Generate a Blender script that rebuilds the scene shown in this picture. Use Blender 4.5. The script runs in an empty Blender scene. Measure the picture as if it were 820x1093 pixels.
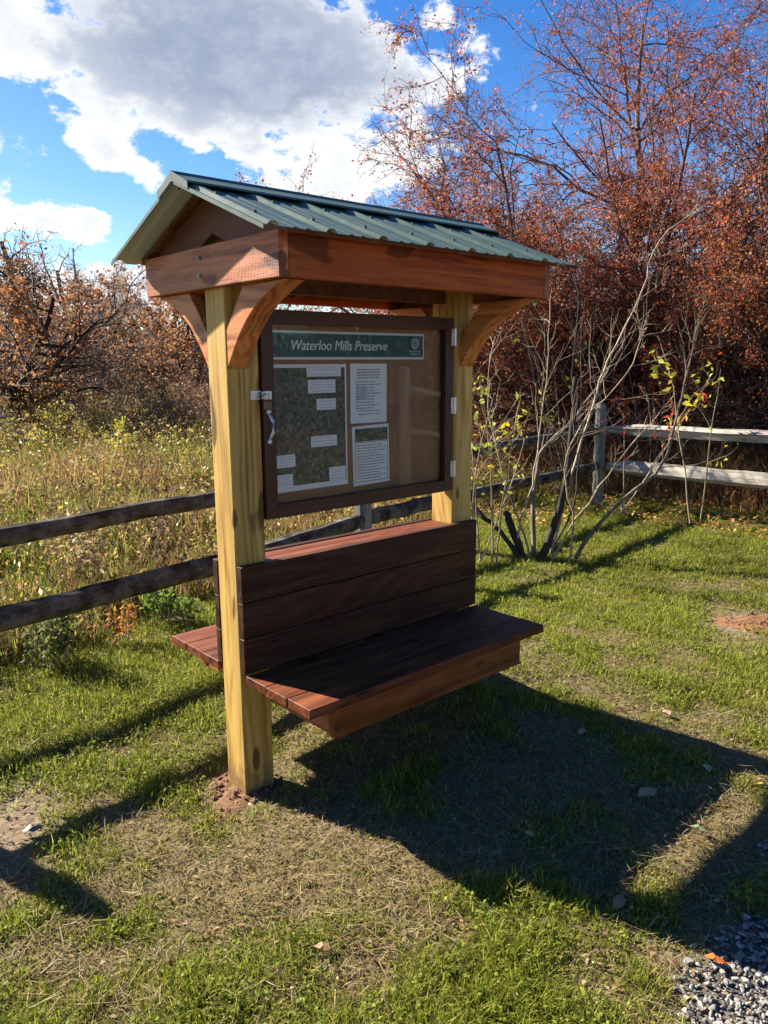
import bpy, math, random
import numpy as np
from mathutils import Vector, Matrix

SC = bpy.context.scene
COL = SC.collection
rnd = random.Random(7)
RNG = np.random.default_rng(11)

# ------------------------------------------------------------------ camera
CAM = np.array([-1.5213, -2.6609, 1.7759])
YAW, PITCH, ROLL, FPX = -0.7269, -0.188, -0.0081, 823.94
PW, PH = 820., 1093.

def cam_axes():
    cy, sy = math.cos(YAW), math.sin(YAW)
    f = np.array([-sy*math.cos(PITCH), cy*math.cos(PITCH), math.sin(PITCH)])
    r = np.array([cy, sy, 0.]); u = np.cross(r, f)
    c, s = math.cos(ROLL), math.sin(ROLL)
    return c*r+s*u, -s*r+c*u, f
CR, CU, CF = cam_axes()

def ray(x, y):
    return CF + (x-PW/2)/FPX*CR - (y-PH/2)/FPX*CU
def gnd(x, y, z=0.):
    d = ray(x, y); return CAM + d*((z-CAM[2])/d[2])
def at_depth(x, y, dep):
    return CAM + ray(x, y)*dep
def at_bearing(x, dist):
    d = ray(x, 390.); d = d[:2]/np.linalg.norm(d[:2])
    return np.array([CAM[0]+d[0]*dist, CAM[1]+d[1]*dist, 0.])

cd = bpy.data.cameras.new('camera'); cam = bpy.data.objects.new('camera', cd); COL.objects.link(cam)
M = Matrix([(CR[i], CU[i], -CF[i], CAM[i]) for i in range(3)]+[(0, 0, 0, 1)])
cam.matrix_world = M
cd.sensor_fit = 'VERTICAL'; cd.sensor_height = 36; cd.lens = 36*FPX/PH
cd.clip_start = 0.05; cd.clip_end = 3000
SC.camera = cam

# ------------------------------------------------------------------ helpers
def link(o, parent=None):
    COL.objects.link(o)
    if parent is not None: o.parent = parent
    return o
def tag(o, label=None, cat=None, group=None, kind=None):
    if label: o['label'] = label
    if cat: o['category'] = cat
    if group: o['group'] = group
    if kind: o['kind'] = kind
    return o
def empty(name, loc=(0, 0, 0), rz=0.):
    o = bpy.data.objects.new(name, None); o.location = loc; o.rotation_euler = (0, 0, rz)
    o.empty_display_size = .1
    return link(o)

class MB:
    def __init__(s): s.v = []; s.f = []
    def poly(s, vs, fs):
        n = len(s.v); s.v += [tuple(map(float, p)) for p in vs]; s.f += [tuple(n+i for i in f) for f in fs]
        return s
    def box(s, x0, x1, y0, y1, z0, z1):
        return s.poly([(x0,y0,z0),(x1,y0,z0),(x1,y1,z0),(x0,y1,z0),(x0,y0,z1),(x1,y0,z1),(x1,y1,z1),(x0,y1,z1)],
                      [(3,2,1,0),(4,5,6,7),(0,1,5,4),(1,2,6,5),(2,3,7,6),(3,0,4,7)])
    def prism(s, pts, axis, a, b):
        def mk(p, t): return {'x': (t,)+tuple(p), 'y': (p[0], t, p[1]), 'z': (p[0], p[1], t)}[axis]
        n = len(pts)
        return s.poly([mk(p, a) for p in pts]+[mk(p, b) for p in pts],
                      [tuple(range(n))[::-1], tuple(range(n, 2*n))]+[(i, (i+1) % n, n+(i+1) % n, n+i) for i in range(n)])
    def tube(s, path, rad, k=8, cap=True):
        P = np.array(path, float); N = len(P)
        rad = [rad]*N if np.isscalar(rad) else rad
        T = np.gradient(P, axis=0); T /= np.linalg.norm(T, axis=1)[:, None]
        ref = np.array([0, 0, 1.]) if abs(T[0][2]) < .9 else np.array([1., 0, 0])
        vs = []
        for p, t, r in zip(P, T, rad):
            u = np.cross(t, ref); u /= np.linalg.norm(u); w = np.cross(t, u)
            vs += [p+r*(math.cos(a)*u+math.sin(a)*w) for a in np.arange(k)*2*math.pi/k]
        fs = [(i*k+j, i*k+(j+1) % k, (i+1)*k+(j+1) % k, (i+1)*k+j) for i in range(N-1) for j in range(k)]
        if cap: fs += [tuple(range(k))[::-1], tuple(range((N-1)*k, N*k))]
        return s.poly(vs, fs)
    def build(s, name, mat, parent=None, bevel=0., smooth=False, loc=None):
        me = bpy.data.meshes.new(name); me.from_pydata(s.v, [], s.f)
        import bmesh
        bm = bmesh.new(); bm.from_mesh(me); bmesh.ops.recalc_face_normals(bm, faces=bm.faces); bm.to_mesh(me); bm.free()
        if smooth: me.polygons.foreach_set('use_smooth', [True]*len(me.polygons))
        me.materials.append(mat)
        o = bpy.data.objects.new(name, me); link(o, parent)
        if loc is not None: o.location = loc
        if bevel:
            b = o.modifiers.new('bevel', 'BEVEL'); b.width = bevel; b.segments = 2; b.limit_method = 'ANGLE'
        return o

def np_mesh(name, verts, faces, mat, parent=None, tint=None, smooth=False):
    """faces: (M,k) array of one face size, or a list of such arrays."""
    if not isinstance(faces, list): faces = [faces]
    me = bpy.data.meshes.new(name)
    verts = np.asarray(verts, np.float32).reshape(-1, 3)
    me.vertices.add(len(verts)); me.vertices.foreach_set('co', verts.ravel())
    nl = sum(f.size for f in faces); nf = sum(len(f) for f in faces)
    me.loops.add(nl); me.loops.foreach_set('vertex_index', np.concatenate([f.ravel() for f in faces]).astype(np.int32))
    me.polygons.add(nf)
    starts = []; o = 0
    for f in faces:
        starts.append(o+np.arange(len(f))*f.shape[1]); o += f.size
    me.polygons.foreach_set('loop_start', np.concatenate(starts).astype(np.int32))
    me.update(calc_edges=True)
    if smooth: me.polygons.foreach_set('use_smooth', np.ones(nf, bool))
    if tint is not None:
        a = me.attributes.new('tint', 'FLOAT_COLOR', 'POINT')
        c = np.ones((len(verts), 4), np.float32); c[:, :3] = tint; a.data.foreach_set('color', c.ravel())
    me.materials.append(mat)
    ob = bpy.data.objects.new(name, me); link(ob, parent)
    return ob

# numpy value noise
_LAT = np.random.default_rng(3).random((256, 256))
def vnoise(x, y):
    xi = np.floor(x).astype(int); yi = np.floor(y).astype(int); fx = x-xi; fy = y-yi
    fx = fx*fx*(3-2*fx); fy = fy*fy*(3-2*fy)
    g = lambda a, b: _LAT[a % 256, b % 256]
    return (g(xi, yi)*(1-fx)+g(xi+1, yi)*fx)*(1-fy)+(g(xi, yi+1)*(1-fx)+g(xi+1, yi+1)*fx)*fy
def fbm(x, y, o=4):
    s = 0; a = .5; t = 0
    for i in range(o):
        s = s+a*vnoise(x*2**i+17*i, y*2**i+31*i); t += a; a *= .5
    return s/t

# ------------------------------------------------------------------ materials
def newmat(name):
    m = bpy.data.materials.new(name); m.use_nodes = True
    nt = m.node_tree; nt.nodes.clear()
    out = nt.nodes.new('ShaderNodeOutputMaterial')
    return m, nt, out
def N(nt, t, **kw):
    n = nt.nodes.new(t)
    for k, v in kw.items():
        if k in n.inputs: n.inputs[k].default_value = v
        else: setattr(n, k, v)
    return n
def ramp(nt, stops, inp=None):
    n = nt.nodes.new('ShaderNodeValToRGB'); e = n.color_ramp.elements
    while len(e) < len(stops): e.new(.5)
    for el, (p, c) in zip(e, stops):
        el.position = p; el.color = tuple(c)+(1,) if len(c) == 3 else c
    if inp is not None: nt.links.new(inp, n.inputs[0])
    return n
def mixc(nt, a, b, f, mode='MIX'):
    n = nt.nodes.new('ShaderNodeMix'); n.data_type = 'RGBA'; n.blend_type = mode
    for s, v in ((n.inputs[0], f), (n.inputs[6], a), (n.inputs[7], b)):
        if hasattr(v, 'is_linked') or hasattr(v, 'links'): nt.links.new(v, s)
        else: s.default_value = v if not isinstance(v, tuple) or len(v) == 4 else v+(1,)
    return n.outputs[2]
def math_(nt, op, a, b=0., clamp=False):
    n = nt.nodes.new('ShaderNodeMath'); n.operation = op; n.use_clamp = clamp
    for s, v in ((n.inputs[0], a), (n.inputs[1], b)):
        if hasattr(v, 'links'): nt.links.new(v, s)
        else: s.default_value = v
    return n.outputs[0]

def wood(name, dark, mid, light, axis='x', rough=.6, gap=.35, knots=.5, saw=.0, ring=.5, spec=.3, weather=0., crack=.5, splash=False):
    m, nt, out = newmat(name); L = nt.links.new
    tc = N(nt, 'ShaderNodeTexCoord'); geo = N(nt, 'ShaderNodeNewGeometry')
    off = N(nt, 'ShaderNodeVectorMath', operation='MULTIPLY_ADD')
    L(geo.outputs['Random Per Island'], off.inputs[0]); off.inputs[1].default_value = (13.1, 7.7, 5.3); L(tc.outputs['Object'], off.inputs[2])
    sc = {'x': (.55, 9, 9), 'y': (9, .55, 9), 'z': (9, 9, .55)}[axis]
    mp = N(nt, 'ShaderNodeMapping'); mp.inputs['Scale'].default_value = sc; L(off.outputs[0], mp.inputs[0])
    n1 = N(nt, 'ShaderNodeTexNoise', Scale=2.2, Detail=9, Roughness=.62, Distortion=.6); L(mp.outputs[0], n1.inputs[0])
    fine = N(nt, 'ShaderNodeMapping'); fine.inputs['Scale'].default_value = tuple(a*4 for a in sc); L(off.outputs[0], fine.inputs[0])
    n2 = N(nt, 'ShaderNodeTexNoise', Scale=4., Detail=6, Roughness=.7); L(fine.outputs[0], n2.inputs[0])
    # growth rings: stretched low frequency noise cut into bands
    rg = N(nt, 'ShaderNodeMapping'); rg.inputs['Scale'].default_value = {'x': (.35, 3, 3), 'y': (3, .35, 3), 'z': (3, 3, .35)}[axis]; L(off.outputs[0], rg.inputs[0])
    n3 = N(nt, 'ShaderNodeTexNoise', Scale=1.5, Detail=2, Roughness=.4); L(rg.outputs[0], n3.inputs[0])
    bands = math_(nt, 'PINGPONG', math_(nt, 'MULTIPLY', n3.outputs[0], 14.), .5)
    v = math_(nt, 'ADD', math_(nt, 'MULTIPLY', n1.outputs[0], 1-.3*ring), math_(nt, 'MULTIPLY', bands, .6*ring))
    v = math_(nt, 'ADD', v, math_(nt, 'MULTIPLY', math_(nt, 'SUBTRACT', n2.outputs[0], .5), gap))
    cr = ramp(nt, [(.28, dark), (.5, mid), (.78, light)], v)
    col = cr.outputs[0]
    isl = math_(nt, 'MULTIPLY_ADD', geo.outputs['Random Per Island'], .45); isl.node.inputs[2].default_value = .78
    col = mixc(nt, col, isl, 1., 'MULTIPLY')
    if knots:
        kn = N(nt, 'ShaderNodeMapping'); kn.inputs['Scale'].default_value = {'x': (1.6, 5, 5), 'y': (5, 1.6, 5), 'z': (5, 5, 1.6)}[axis]; L(off.outputs[0], kn.inputs[0])
        vo = N(nt, 'ShaderNodeTexNoise', Scale=2.6, Detail=1.5, Roughness=.4); L(kn.outputs[0], vo.inputs[0])
        k = ramp(nt, [(.675, (0, 0, 0)), (.725, (1, 1, 1))], vo.outputs[0])
        col = mixc(nt, col, tuple(c*.35 for c in dark), math_(nt, 'MULTIPLY', k.outputs[0], knots))
    lo = N(nt, 'ShaderNodeTexNoise', Scale=.9, Detail=3, Roughness=.55); L(mp.outputs[0], lo.inputs[0])
    lor = ramp(nt, [(.3, (.62,.62,.62)), (.7, (1.32,1.30,1.26))], lo.outputs[0])
    col = mixc(nt, col, lor.outputs[0], 1. if gap > .45 else .55, 'MULTIPLY')
    if splash:
        sp = N(nt, 'ShaderNodeSeparateXYZ'); L(tc.outputs['Object'], sp.inputs[0])
        dn = N(nt, 'ShaderNodeTexNoise', Scale=22., Detail=7, Roughness=.7); L(tc.outputs['Object'], dn.inputs[0])
        dm = N(nt, 'ShaderNodeMapRange'); L(math_(nt, 'ADD', sp.outputs[2], math_(nt, 'MULTIPLY', math_(nt, 'SUBTRACT', dn.outputs[0], .5), .42)), dm.inputs[0])
        dm.inputs[1].default_value = .02; dm.inputs[2].default_value = .15; dm.inputs[3].default_value = .75; dm.inputs[4].default_value = 0.
        col = mixc(nt, col, (.16, .085, .045), dm.outputs[0])
    if crack:
        ck = N(nt, 'ShaderNodeMapping'); ck.inputs['Scale'].default_value = tuple(.6 if a < 1 else 30 for a in sc); L(off.outputs[0], ck.inputs[0])
        cn = N(nt, 'ShaderNodeTexNoise', Scale=1.6, Detail=3, Roughness=.5, Distortion=.3); L(ck.outputs[0], cn.inputs[0])
        ckr = ramp(nt, [(.655, (0, 0, 0)), (.70, (1, 1, 1))], cn.outputs[0])
        col = mixc(nt, col, tuple(c*.3 for c in dark), math_(nt, 'MULTIPLY', ckr.outputs[0], crack))
    if weather:
        wn = N(nt, 'ShaderNodeTexNoise', Scale=7., Detail=8, Roughness=.7); L(tc.outputs['Object'], wn.inputs[0])
        wr = ramp(nt, [(.45, (0, 0, 0)), (.62, (1, 1, 1))], wn.outputs[0])
        col = mixc(nt, col, (.30, .29, .22), math_(nt, 'MULTIPLY', wr.outputs[0], weather))
    bs = N(nt, 'ShaderNodeBsdfPrincipled'); L(col, bs.inputs['Base Color'])
    rr = math_(nt, 'MULTIPLY_ADD', n1.outputs[0], .35); rr.node.inputs[2].default_value = rough-.17; L(rr, bs.inputs['Roughness'])
    bs.inputs['Specular IOR Level'].default_value = spec
    h = v
    if saw:
        wv = N(nt, 'ShaderNodeTexWave', Scale=34., Distortion=2.5, Detail=2); wv.bands_direction = {'x': 'X', 'y': 'Y', 'z': 'Z'}[axis]
        L(tc.outputs['Object'], wv.inputs[0])
        sn = N(nt, 'ShaderNodeTexNoise', Scale=5., Detail=2); L(off.outputs[0], sn.inputs[0])
        h = math_(nt, 'ADD', v, math_(nt, 'MULTIPLY', math_(nt, 'MULTIPLY', wv.outputs[0], sn.outputs[0]), saw))
    bp = N(nt, 'ShaderNodeBump', Strength=.45, Distance=.004); L(h, bp.inputs['Height']); L(bp.outputs[0], bs.inputs['Normal'])
    L(bs.outputs[0], out.inputs[0])
    return m

def plain(name, col, rough=.5, metal=0., spec=.5, noise=.15, nscale=20., bump=0.):
    m, nt, out = newmat(name); L = nt.links.new
    bs = N(nt, 'ShaderNodeBsdfPrincipled'); tc = N(nt, 'ShaderNodeTexCoord')
    n = N(nt, 'ShaderNodeTexNoise', Scale=nscale, Detail=6, Roughness=.65); L(tc.outputs['Object'], n.inputs[0])
    c = ramp(nt, [(.25, tuple(x*(1-noise) for x in col)), (.75, tuple(min(1, x*(1+noise)) for x in col))], n.outputs[0])
    L(c.outputs[0], bs.inputs['Base Color'])
    bs.inputs['Roughness'].default_value = rough; bs.inputs['Metallic'].default_value = metal
    bs.inputs['Specular IOR Level'].default_value = spec
    if bump:
        bp = N(nt, 'ShaderNodeBump', Strength=bump, Distance=.01); L(n.outputs[0], bp.inputs['Height']); L(bp.outputs[0], bs.inputs['Normal'])
    L(bs.outputs[0], out.inputs[0]); return m

def foliage(name, trans=.4, rough=.55, spec=.25):
    m, nt, out = newmat(name); L = nt.links.new
    at = N(nt, 'ShaderNodeAttribute', attribute_name='tint')
    bs = N(nt, 'ShaderNodeBsdfPrincipled', Roughness=rough); bs.inputs['Specular IOR Level'].default_value = spec
    tr = N(nt, 'ShaderNodeBsdfTranslucent'); mx = N(nt, 'ShaderNodeMixShader'); mx.inputs[0].default_value = trans
    L(at.outputs['Color'], bs.inputs['Base Color']); L(at.outputs['Color'], tr.inputs['Color'])
    L(bs.outputs[0], mx.inputs[1]); L(tr.outputs[0], mx.inputs[2]); L(mx.outputs[0], out.inputs[0])
    return m

def bark(name, a, b, scale=14.):
    m, nt, out = newmat(name); L = nt.links.new
    tc = N(nt, 'ShaderNodeTexCoord'); mp = N(nt, 'ShaderNodeMapping'); mp.inputs['Scale'].default_value = (1, 1, .3); L(tc.outputs['Object'], mp.inputs[0])
    n = N(nt, 'ShaderNodeTexNoise', Scale=scale, Detail=7, Roughness=.7); L(mp.outputs[0], n.inputs[0])
    c = ramp(nt, [(.35, a), (.65, b)], n.outputs[0])
    bs = N(nt, 'ShaderNodeBsdfPrincipled', Roughness=.8); bs.inputs['Specular IOR Level'].default_value = .2
    L(c.outputs[0], bs.inputs['Base Color'])
    bp = N(nt, 'ShaderNodeBump', Strength=.6, Distance=.01); L(n.outputs[0], bp.inputs['Height']); L(bp.outputs[0], bs.inputs['Normal'])
    L(bs.outputs[0], out.inputs[0]); return m

# yellow treated pine, red-brown stained boards, dark stained boards
PINE = wood('pine_post', (.26,.125,.025), (.53,.315,.072), (.66,.44,.13), 'z', rough=.62, knots=.9, ring=.75, gap=.4, crack=.7, splash=True)
RED_X = wood('red_stain_x', (.15,.028,.005), (.36,.074,.012), (.48,.120,.024), 'x', rough=.62, saw=.9, ring=.4, knots=.7, gap=.7, spec=.2)
RED_Y = wood('red_stain_y', (.13,.032,.010), (.38,.120,.044), (.58,.23,.10), 'y', rough=.55, saw=.8, ring=.4, knots=.7, gap=.7, spec=.35)
RED_Z = wood('red_stain_brace', (.28,.070,.016), (.55,.185,.048), (.66,.27,.09), 'y', rough=.5, ring=1.1, gap=.4, knots=.3, spec=.35)
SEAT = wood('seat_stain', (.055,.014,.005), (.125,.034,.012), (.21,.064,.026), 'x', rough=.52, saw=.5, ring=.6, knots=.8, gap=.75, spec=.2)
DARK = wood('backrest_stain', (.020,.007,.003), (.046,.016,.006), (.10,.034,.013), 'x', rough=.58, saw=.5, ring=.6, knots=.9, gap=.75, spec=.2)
APRON = wood('apron_stain', (.11,.026,.005), (.23,.062,.012), (.34,.105,.026), 'x', rough=.52, saw=.7, ring=.5, knots=.7, gap=.7, spec=.3)
FRAMEW = wood('case_frame_stain', (.030,.009,.004), (.060,.018,.007), (.10,.030,.012), 'x', rough=.45, ring=.3, knots=0, spec=.4)
FRAMEV = wood('case_frame_stain_v', (.030,.009,.004), (.060,.018,.007), (.10,.030,.012), 'z', rough=.45, ring=.3, knots=0, spec=.4)
BOARD = plain('brown_backboard', (.27,.135,.062), .7, noise=.18, nscale=6)
INNER = wood('rafter_stain', (.07,.024,.010), (.14,.052,.022), (.21,.085,.038), 'y', rough=.6, ring=.3, knots=.3)
def metal_green():
    m, nt, out = newmat('green_roof_metal'); L = nt.links.new
    tc = N(nt, 'ShaderNodeTexCoord'); n = N(nt, 'ShaderNodeTexNoise', Scale=9., Detail=6, Roughness=.7); L(tc.outputs['Object'], n.inputs[0])
    c = ramp(nt, [(.3, (.046,.078,.058)), (.7, (.066,.102,.078))], n.outputs[0])
    r = ramp(nt, [(.3, (.42,)*3), (.7, (.56,)*3)], n.outputs[0])
    bs = N(nt, 'ShaderNodeBsdfPrincipled'); L(c.outputs[0], bs.inputs['Base Color']); L(r.outputs[0], bs.inputs['Roughness'])
    bs.inputs['Specular IOR Level'].default_value = .3; bs.inputs['Coat Weight'].default_value = .03; bs.inputs['Coat Roughness'].default_value = .3
    bp = N(nt, 'ShaderNodeBump', Strength=.12, Distance=.01); L(n.outputs[0], bp.inputs['Height']); L(bp.outputs[0], bs.inputs['Normal'])
    L(bs.outputs[0], out.inputs[0]); return m
GREENM = metal_green()
LINING = plain('roof_primer', (.38,.41,.39), .6, noise=.06)
STEEL = plain('galvanised_steel', (.62,.62,.62), .35, metal=.9, noise=.12)
BRASS = plain('padlock_body', (.16,.10,.05), .4, metal=.5)
SILVERW = plain('pull_handle_metal', (.75,.75,.73), .3, metal=.5)
PAPER = plain('white_paper', (.82,.80,.76), .8, noise=.04)
INK = plain('grey_print', (.22,.22,.25), .8, noise=.05)
PALEINK = plain('pale_print', (.46,.45,.50), .8, noise=.1)
SIGNG = plain('sign_teal', (.004,.085,.088), .55, noise=.08)
SIGNW = plain('sign_white', (.72,.73,.70), .6, noise=.04)
def glass_mat():
    m, nt, out = newmat('clear_acrylic'); L = nt.links.new
    fr = N(nt, 'ShaderNodeFresnel', IOR=1.5); tr = N(nt, 'ShaderNodeBsdfTransparent'); gl = N(nt, 'ShaderNodeBsdfGlossy', Roughness=.015)
    tr.inputs[0].default_value = (.95,.96,.95,1)
    tc = N(nt, 'ShaderNodeTexCoord'); n = N(nt, 'ShaderNodeTexNoise', Scale=3.2, Detail=1); L(tc.outputs['Object'], n.inputs[0])
    bp = N(nt, 'ShaderNodeBump', Strength=.03, Distance=.01); L(n.outputs[0], bp.inputs['Height']); L(bp.outputs[0], gl.inputs['Normal'])
    mx = N(nt, 'ShaderNodeMixShader'); L(math_(nt, 'MULTIPLY', fr.outputs[0], .75, True), mx.inputs[0]); L(tr.outputs[0], mx.inputs[1]); L(gl.outputs[0], mx.inputs[2])
    L(mx.outputs[0], out.inputs[0]); return m
GLASS = glass_mat()
def aerial_mat():
    m, nt, out = newmat('aerial_photo_print'); L = nt.links.new
    tc = N(nt, 'ShaderNodeTexCoord')
    n = N(nt, 'ShaderNodeTexNoise', Scale=70., Detail=9, Roughness=.85); L(tc.outputs['Object'], n.inputs[0])
    n2 = N(nt, 'ShaderNodeTexNoise', Scale=7., Detail=5, Roughness=.6); L(tc.outputs['Object'], n2.inputs[0])
    a = ramp(nt, [(.36, (.012,.016,.012)), (.49, (.075,.080,.055)), (.58, (.22,.22,.17)), (.68, (.50,.50,.42))], n.outputs[0])
    b = ramp(nt, [(.38, (.75,.95,.75)), (.52, (1,1,1)), (.62, (1.0,.80,.58))], n2.outputs[0])
    bs = N(nt, 'ShaderNodeBsdfPrincipled', Roughness=.6); L(mixc(nt, a.outputs[0], b.outputs[0], 1., 'MULTIPLY'), bs.inputs['Base Color'])
    L(bs.outputs[0], out.inputs[0]); return m
AERIAL = aerial_mat()
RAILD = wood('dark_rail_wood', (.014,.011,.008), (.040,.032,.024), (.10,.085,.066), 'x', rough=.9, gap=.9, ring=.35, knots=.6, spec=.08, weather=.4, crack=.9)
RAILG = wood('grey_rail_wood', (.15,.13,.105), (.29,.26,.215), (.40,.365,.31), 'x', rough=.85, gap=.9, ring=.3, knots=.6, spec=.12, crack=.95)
POSTG = wood('grey_fence_post_wood', (.10,.093,.082), (.21,.20,.175), (.33,.31,.28), 'z', rough=.85, gap=.9, ring=.3, knots=.6, spec=.12, crack=.95)
BARK_DARK = bark('dark_bark', (.020,.015,.012), (.065,.050,.040))
BARK_GREY = bark('grey_bark', (.09,.066,.046), (.24,.185,.135))
BARK_PALE = bark('pale_twig_bark', (.20,.145,.09), (.46,.36,.24))
BARK_TWIG = bark('brown_twig_bark', (.17,.125,.095), (.34,.26,.20))
BARK_RED = bark('reddish_bark', (.07,.040,.034), (.17,.10,.085))
LEAF = foliage('leaf_tissue', .42, .6, .15)
GRASS = foliage('grass_blade_tissue', .5, .6, .12)
STONE = None

# ------------------------------------------------------------------ world and sun
SUN = np.array([-.45, 1.38, 1.0]); SUN /= np.linalg.norm(SUN)
elev = math.asin(SUN[2]); rot = math.atan2(SUN[0], SUN[1])
w = bpy.data.worlds.new('World'); SC.world = w; w.use_nodes = True
nt = w.node_tree; nt.nodes.clear(); L = nt.links.new
wo = N(nt, 'ShaderNodeOutputWorld')
sky = N(nt, 'ShaderNodeTexSky'); sky.sky_type = 'NISHITA'; sky.sun_disc = False
sky.sun_elevation = elev; sky.sun_rotation = rot; sky.altitude = 100; sky.air_density = 1.0; sky.dust_density = .35; sky.ozone_density = 2.2
hs = N(nt, 'ShaderNodeHueSaturation'); hs.inputs['Saturation'].default_value = 1.42; hs.inputs['Hue'].default_value = .513; hs.inputs['Value'].default_value = .93; L(sky.outputs[0], hs.inputs['Color'])
bg = N(nt, 'ShaderNodeBackground'); bg.inputs[1].default_value = .056; L(hs.outputs[0], bg.inputs[0])
tc = N(nt, 'ShaderNodeTexCoord')
def vconst(v):
    n = N(nt, 'ShaderNodeCombineXYZ')
    for i in range(3): n.inputs[i].default_value = float(v[i])
    return n.outputs[0]
def dot(v):
    n = N(nt, 'ShaderNodeVectorMath', operation='DOT_PRODUCT'); L(tc.outputs['Generated'], n.inputs[0]); L(vconst(v), n.inputs[1]); return n.outputs['Value']
def warp(scale, det, rough, seed, sz=1.):
    mp = N(nt, 'ShaderNodeMapping'); mp.inputs['Location'].default_value = (seed, seed*.7, 0); mp.inputs['Scale'].default_value = (1, 1, sz); L(tc.outputs['Generated'], mp.inputs[0])
    n = N(nt, 'ShaderNodeTexNoise', Scale=scale, Detail=det, Roughness=rough); L(mp.outputs[0], n.inputs[0]); return n.outputs[0]
nA = warp(6.5, 10, .64, 3.1, 1.6); nB = warp(17., 9, .66, 8.2, 1.6); nC = warp(3.2, 5, .5, 1.4, 2.0)
def cloud(px_, py_, wpx, hpx, tilt=0.):
    f = ray(px_, py_); f = f/np.linalg.norm(f); r = np.cross(f, [0, 0, 1.]); r /= np.linalg.norm(r); u = np.cross(r, f)
    c, s = math.cos(tilt), math.sin(tilt); r, u = c*r+s*u, -s*r+c*u
    df = math_(nt, 'MAXIMUM', dot(f), .05)
    a = math_(nt, 'DIVIDE', math_(nt, 'DIVIDE', dot(r), df), wpx/FPX)
    b = math_(nt, 'DIVIDE', math_(nt, 'DIVIDE', dot(u), df), hpx/FPX)
    rr = math_(nt, 'SQRT', math_(nt, 'ADD', math_(nt, 'MULTIPLY', a, a), math_(nt, 'MULTIPLY', b, b)))
    return math_(nt, 'SUBTRACT', 1., rr), b
BIG, bigb = cloud(252, 62, 245, 102, -.08)
CL = BIG
for args in ((370, 165, 125, 52, 0), (50, 236, 105, 20, -.12), (0, 20, 90, 50, -.5), (120, 165, 60, 22, -.6), (140, 305, 120, 30, 0), (-250, 150, 200, 80, 0), (1300, 120, 220, 90, 0), (1050, 280, 260, 50, 0), (-700, 60, 300, 130, 0), (520, 330, 200, 40, 0)):
    c_, _ = cloud(*args); CL = math_(nt, 'MAXIMUM', CL, c_)
# a scatter of other clouds over the rest of the sky
rest = math_(nt, 'MULTIPLY', math_(nt, 'SUBTRACT', nC, .66), 3.)
noise = math_(nt, 'ADD', math_(nt, 'MULTIPLY', math_(nt, 'SUBTRACT', nA, .5), 2.7), math_(nt, 'MULTIPLY', math_(nt, 'SUBTRACT', nB, .5), 2.3))
dens = math_(nt, 'ADD', math_(nt, 'ADD', CL, math_(nt, 'MULTIPLY', math_(nt, 'MINIMUM', CL, 0.), 1.1)), noise)
al = N(nt, 'ShaderNodeMapRange', interpolation_type='SMOOTHSTEP'); L(dens, al.inputs[0]); al.inputs[1].default_value = .04; al.inputs[2].default_value = .34
# thick middle of the big cloud is grey, its rims are lit by the sun
core = math_(nt, 'ADD', math_(nt, 'ADD', BIG, math_(nt, 'MULTIPLY', noise, .42)), math_(nt, 'MULTIPLY', bigb, .10))
cm = N(nt, 'ShaderNodeMapRange', interpolation_type='SMOOTHSTEP'); L(core, cm.inputs[0]); cm.inputs[1].default_value = .20; cm.inputs[2].default_value = .72
gr = math_(nt, 'MULTIPLY_ADD', nB, .5, False); gr.node.inputs[2].default_value = -.02
gm = N(nt, 'ShaderNodeMapRange', interpolation_type='SMOOTHSTEP'); L(dens, gm.inputs[0]); gm.inputs[1].default_value = .4; gm.inputs[2].default_value = 1.2; gm.inputs[4].default_value = .55
shade = math_(nt, 'MAXIMUM', cm.outputs[0], math_(nt, 'MULTIPLY', gm.outputs[0], nA), True)
gcol = ramp(nt, [(.36, (.078,.098,.142)), (.50, (.105,.127,.172)), (.64, (.150,.172,.215))], math_(nt, 'ADD', math_(nt, 'MULTIPLY', nB, .6), math_(nt, 'MULTIPLY', nA, .4)))
ccol = mixc(nt, (.295,.302,.312), gcol.outputs[0], math_(nt, 'MULTIPLY', shade, .95))
bg2 = N(nt, 'ShaderNodeBackground'); bg2.inputs[1].default_value = 1.; L(ccol, bg2.inputs[0])
mx = N(nt, 'ShaderNodeMixShader'); L(al.outputs[0], mx.inputs[0]); L(bg.outputs[0], mx.inputs[1]); L(bg2.outputs[0], mx.inputs[2]); L(mx.outputs[0], wo.inputs[0])

sd = bpy.data.lights.new('sun', 'SUN'); sd.energy = 5.0; sd.angle = math.radians(.53); sd.color = (1., .93, .82)
so = bpy.data.objects.new('sun', sd); so.rotation_euler = Vector(-SUN).to_track_quat('-Z', 'Y').to_euler(); so.location = (-5, 14, 11); link(so)

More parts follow.
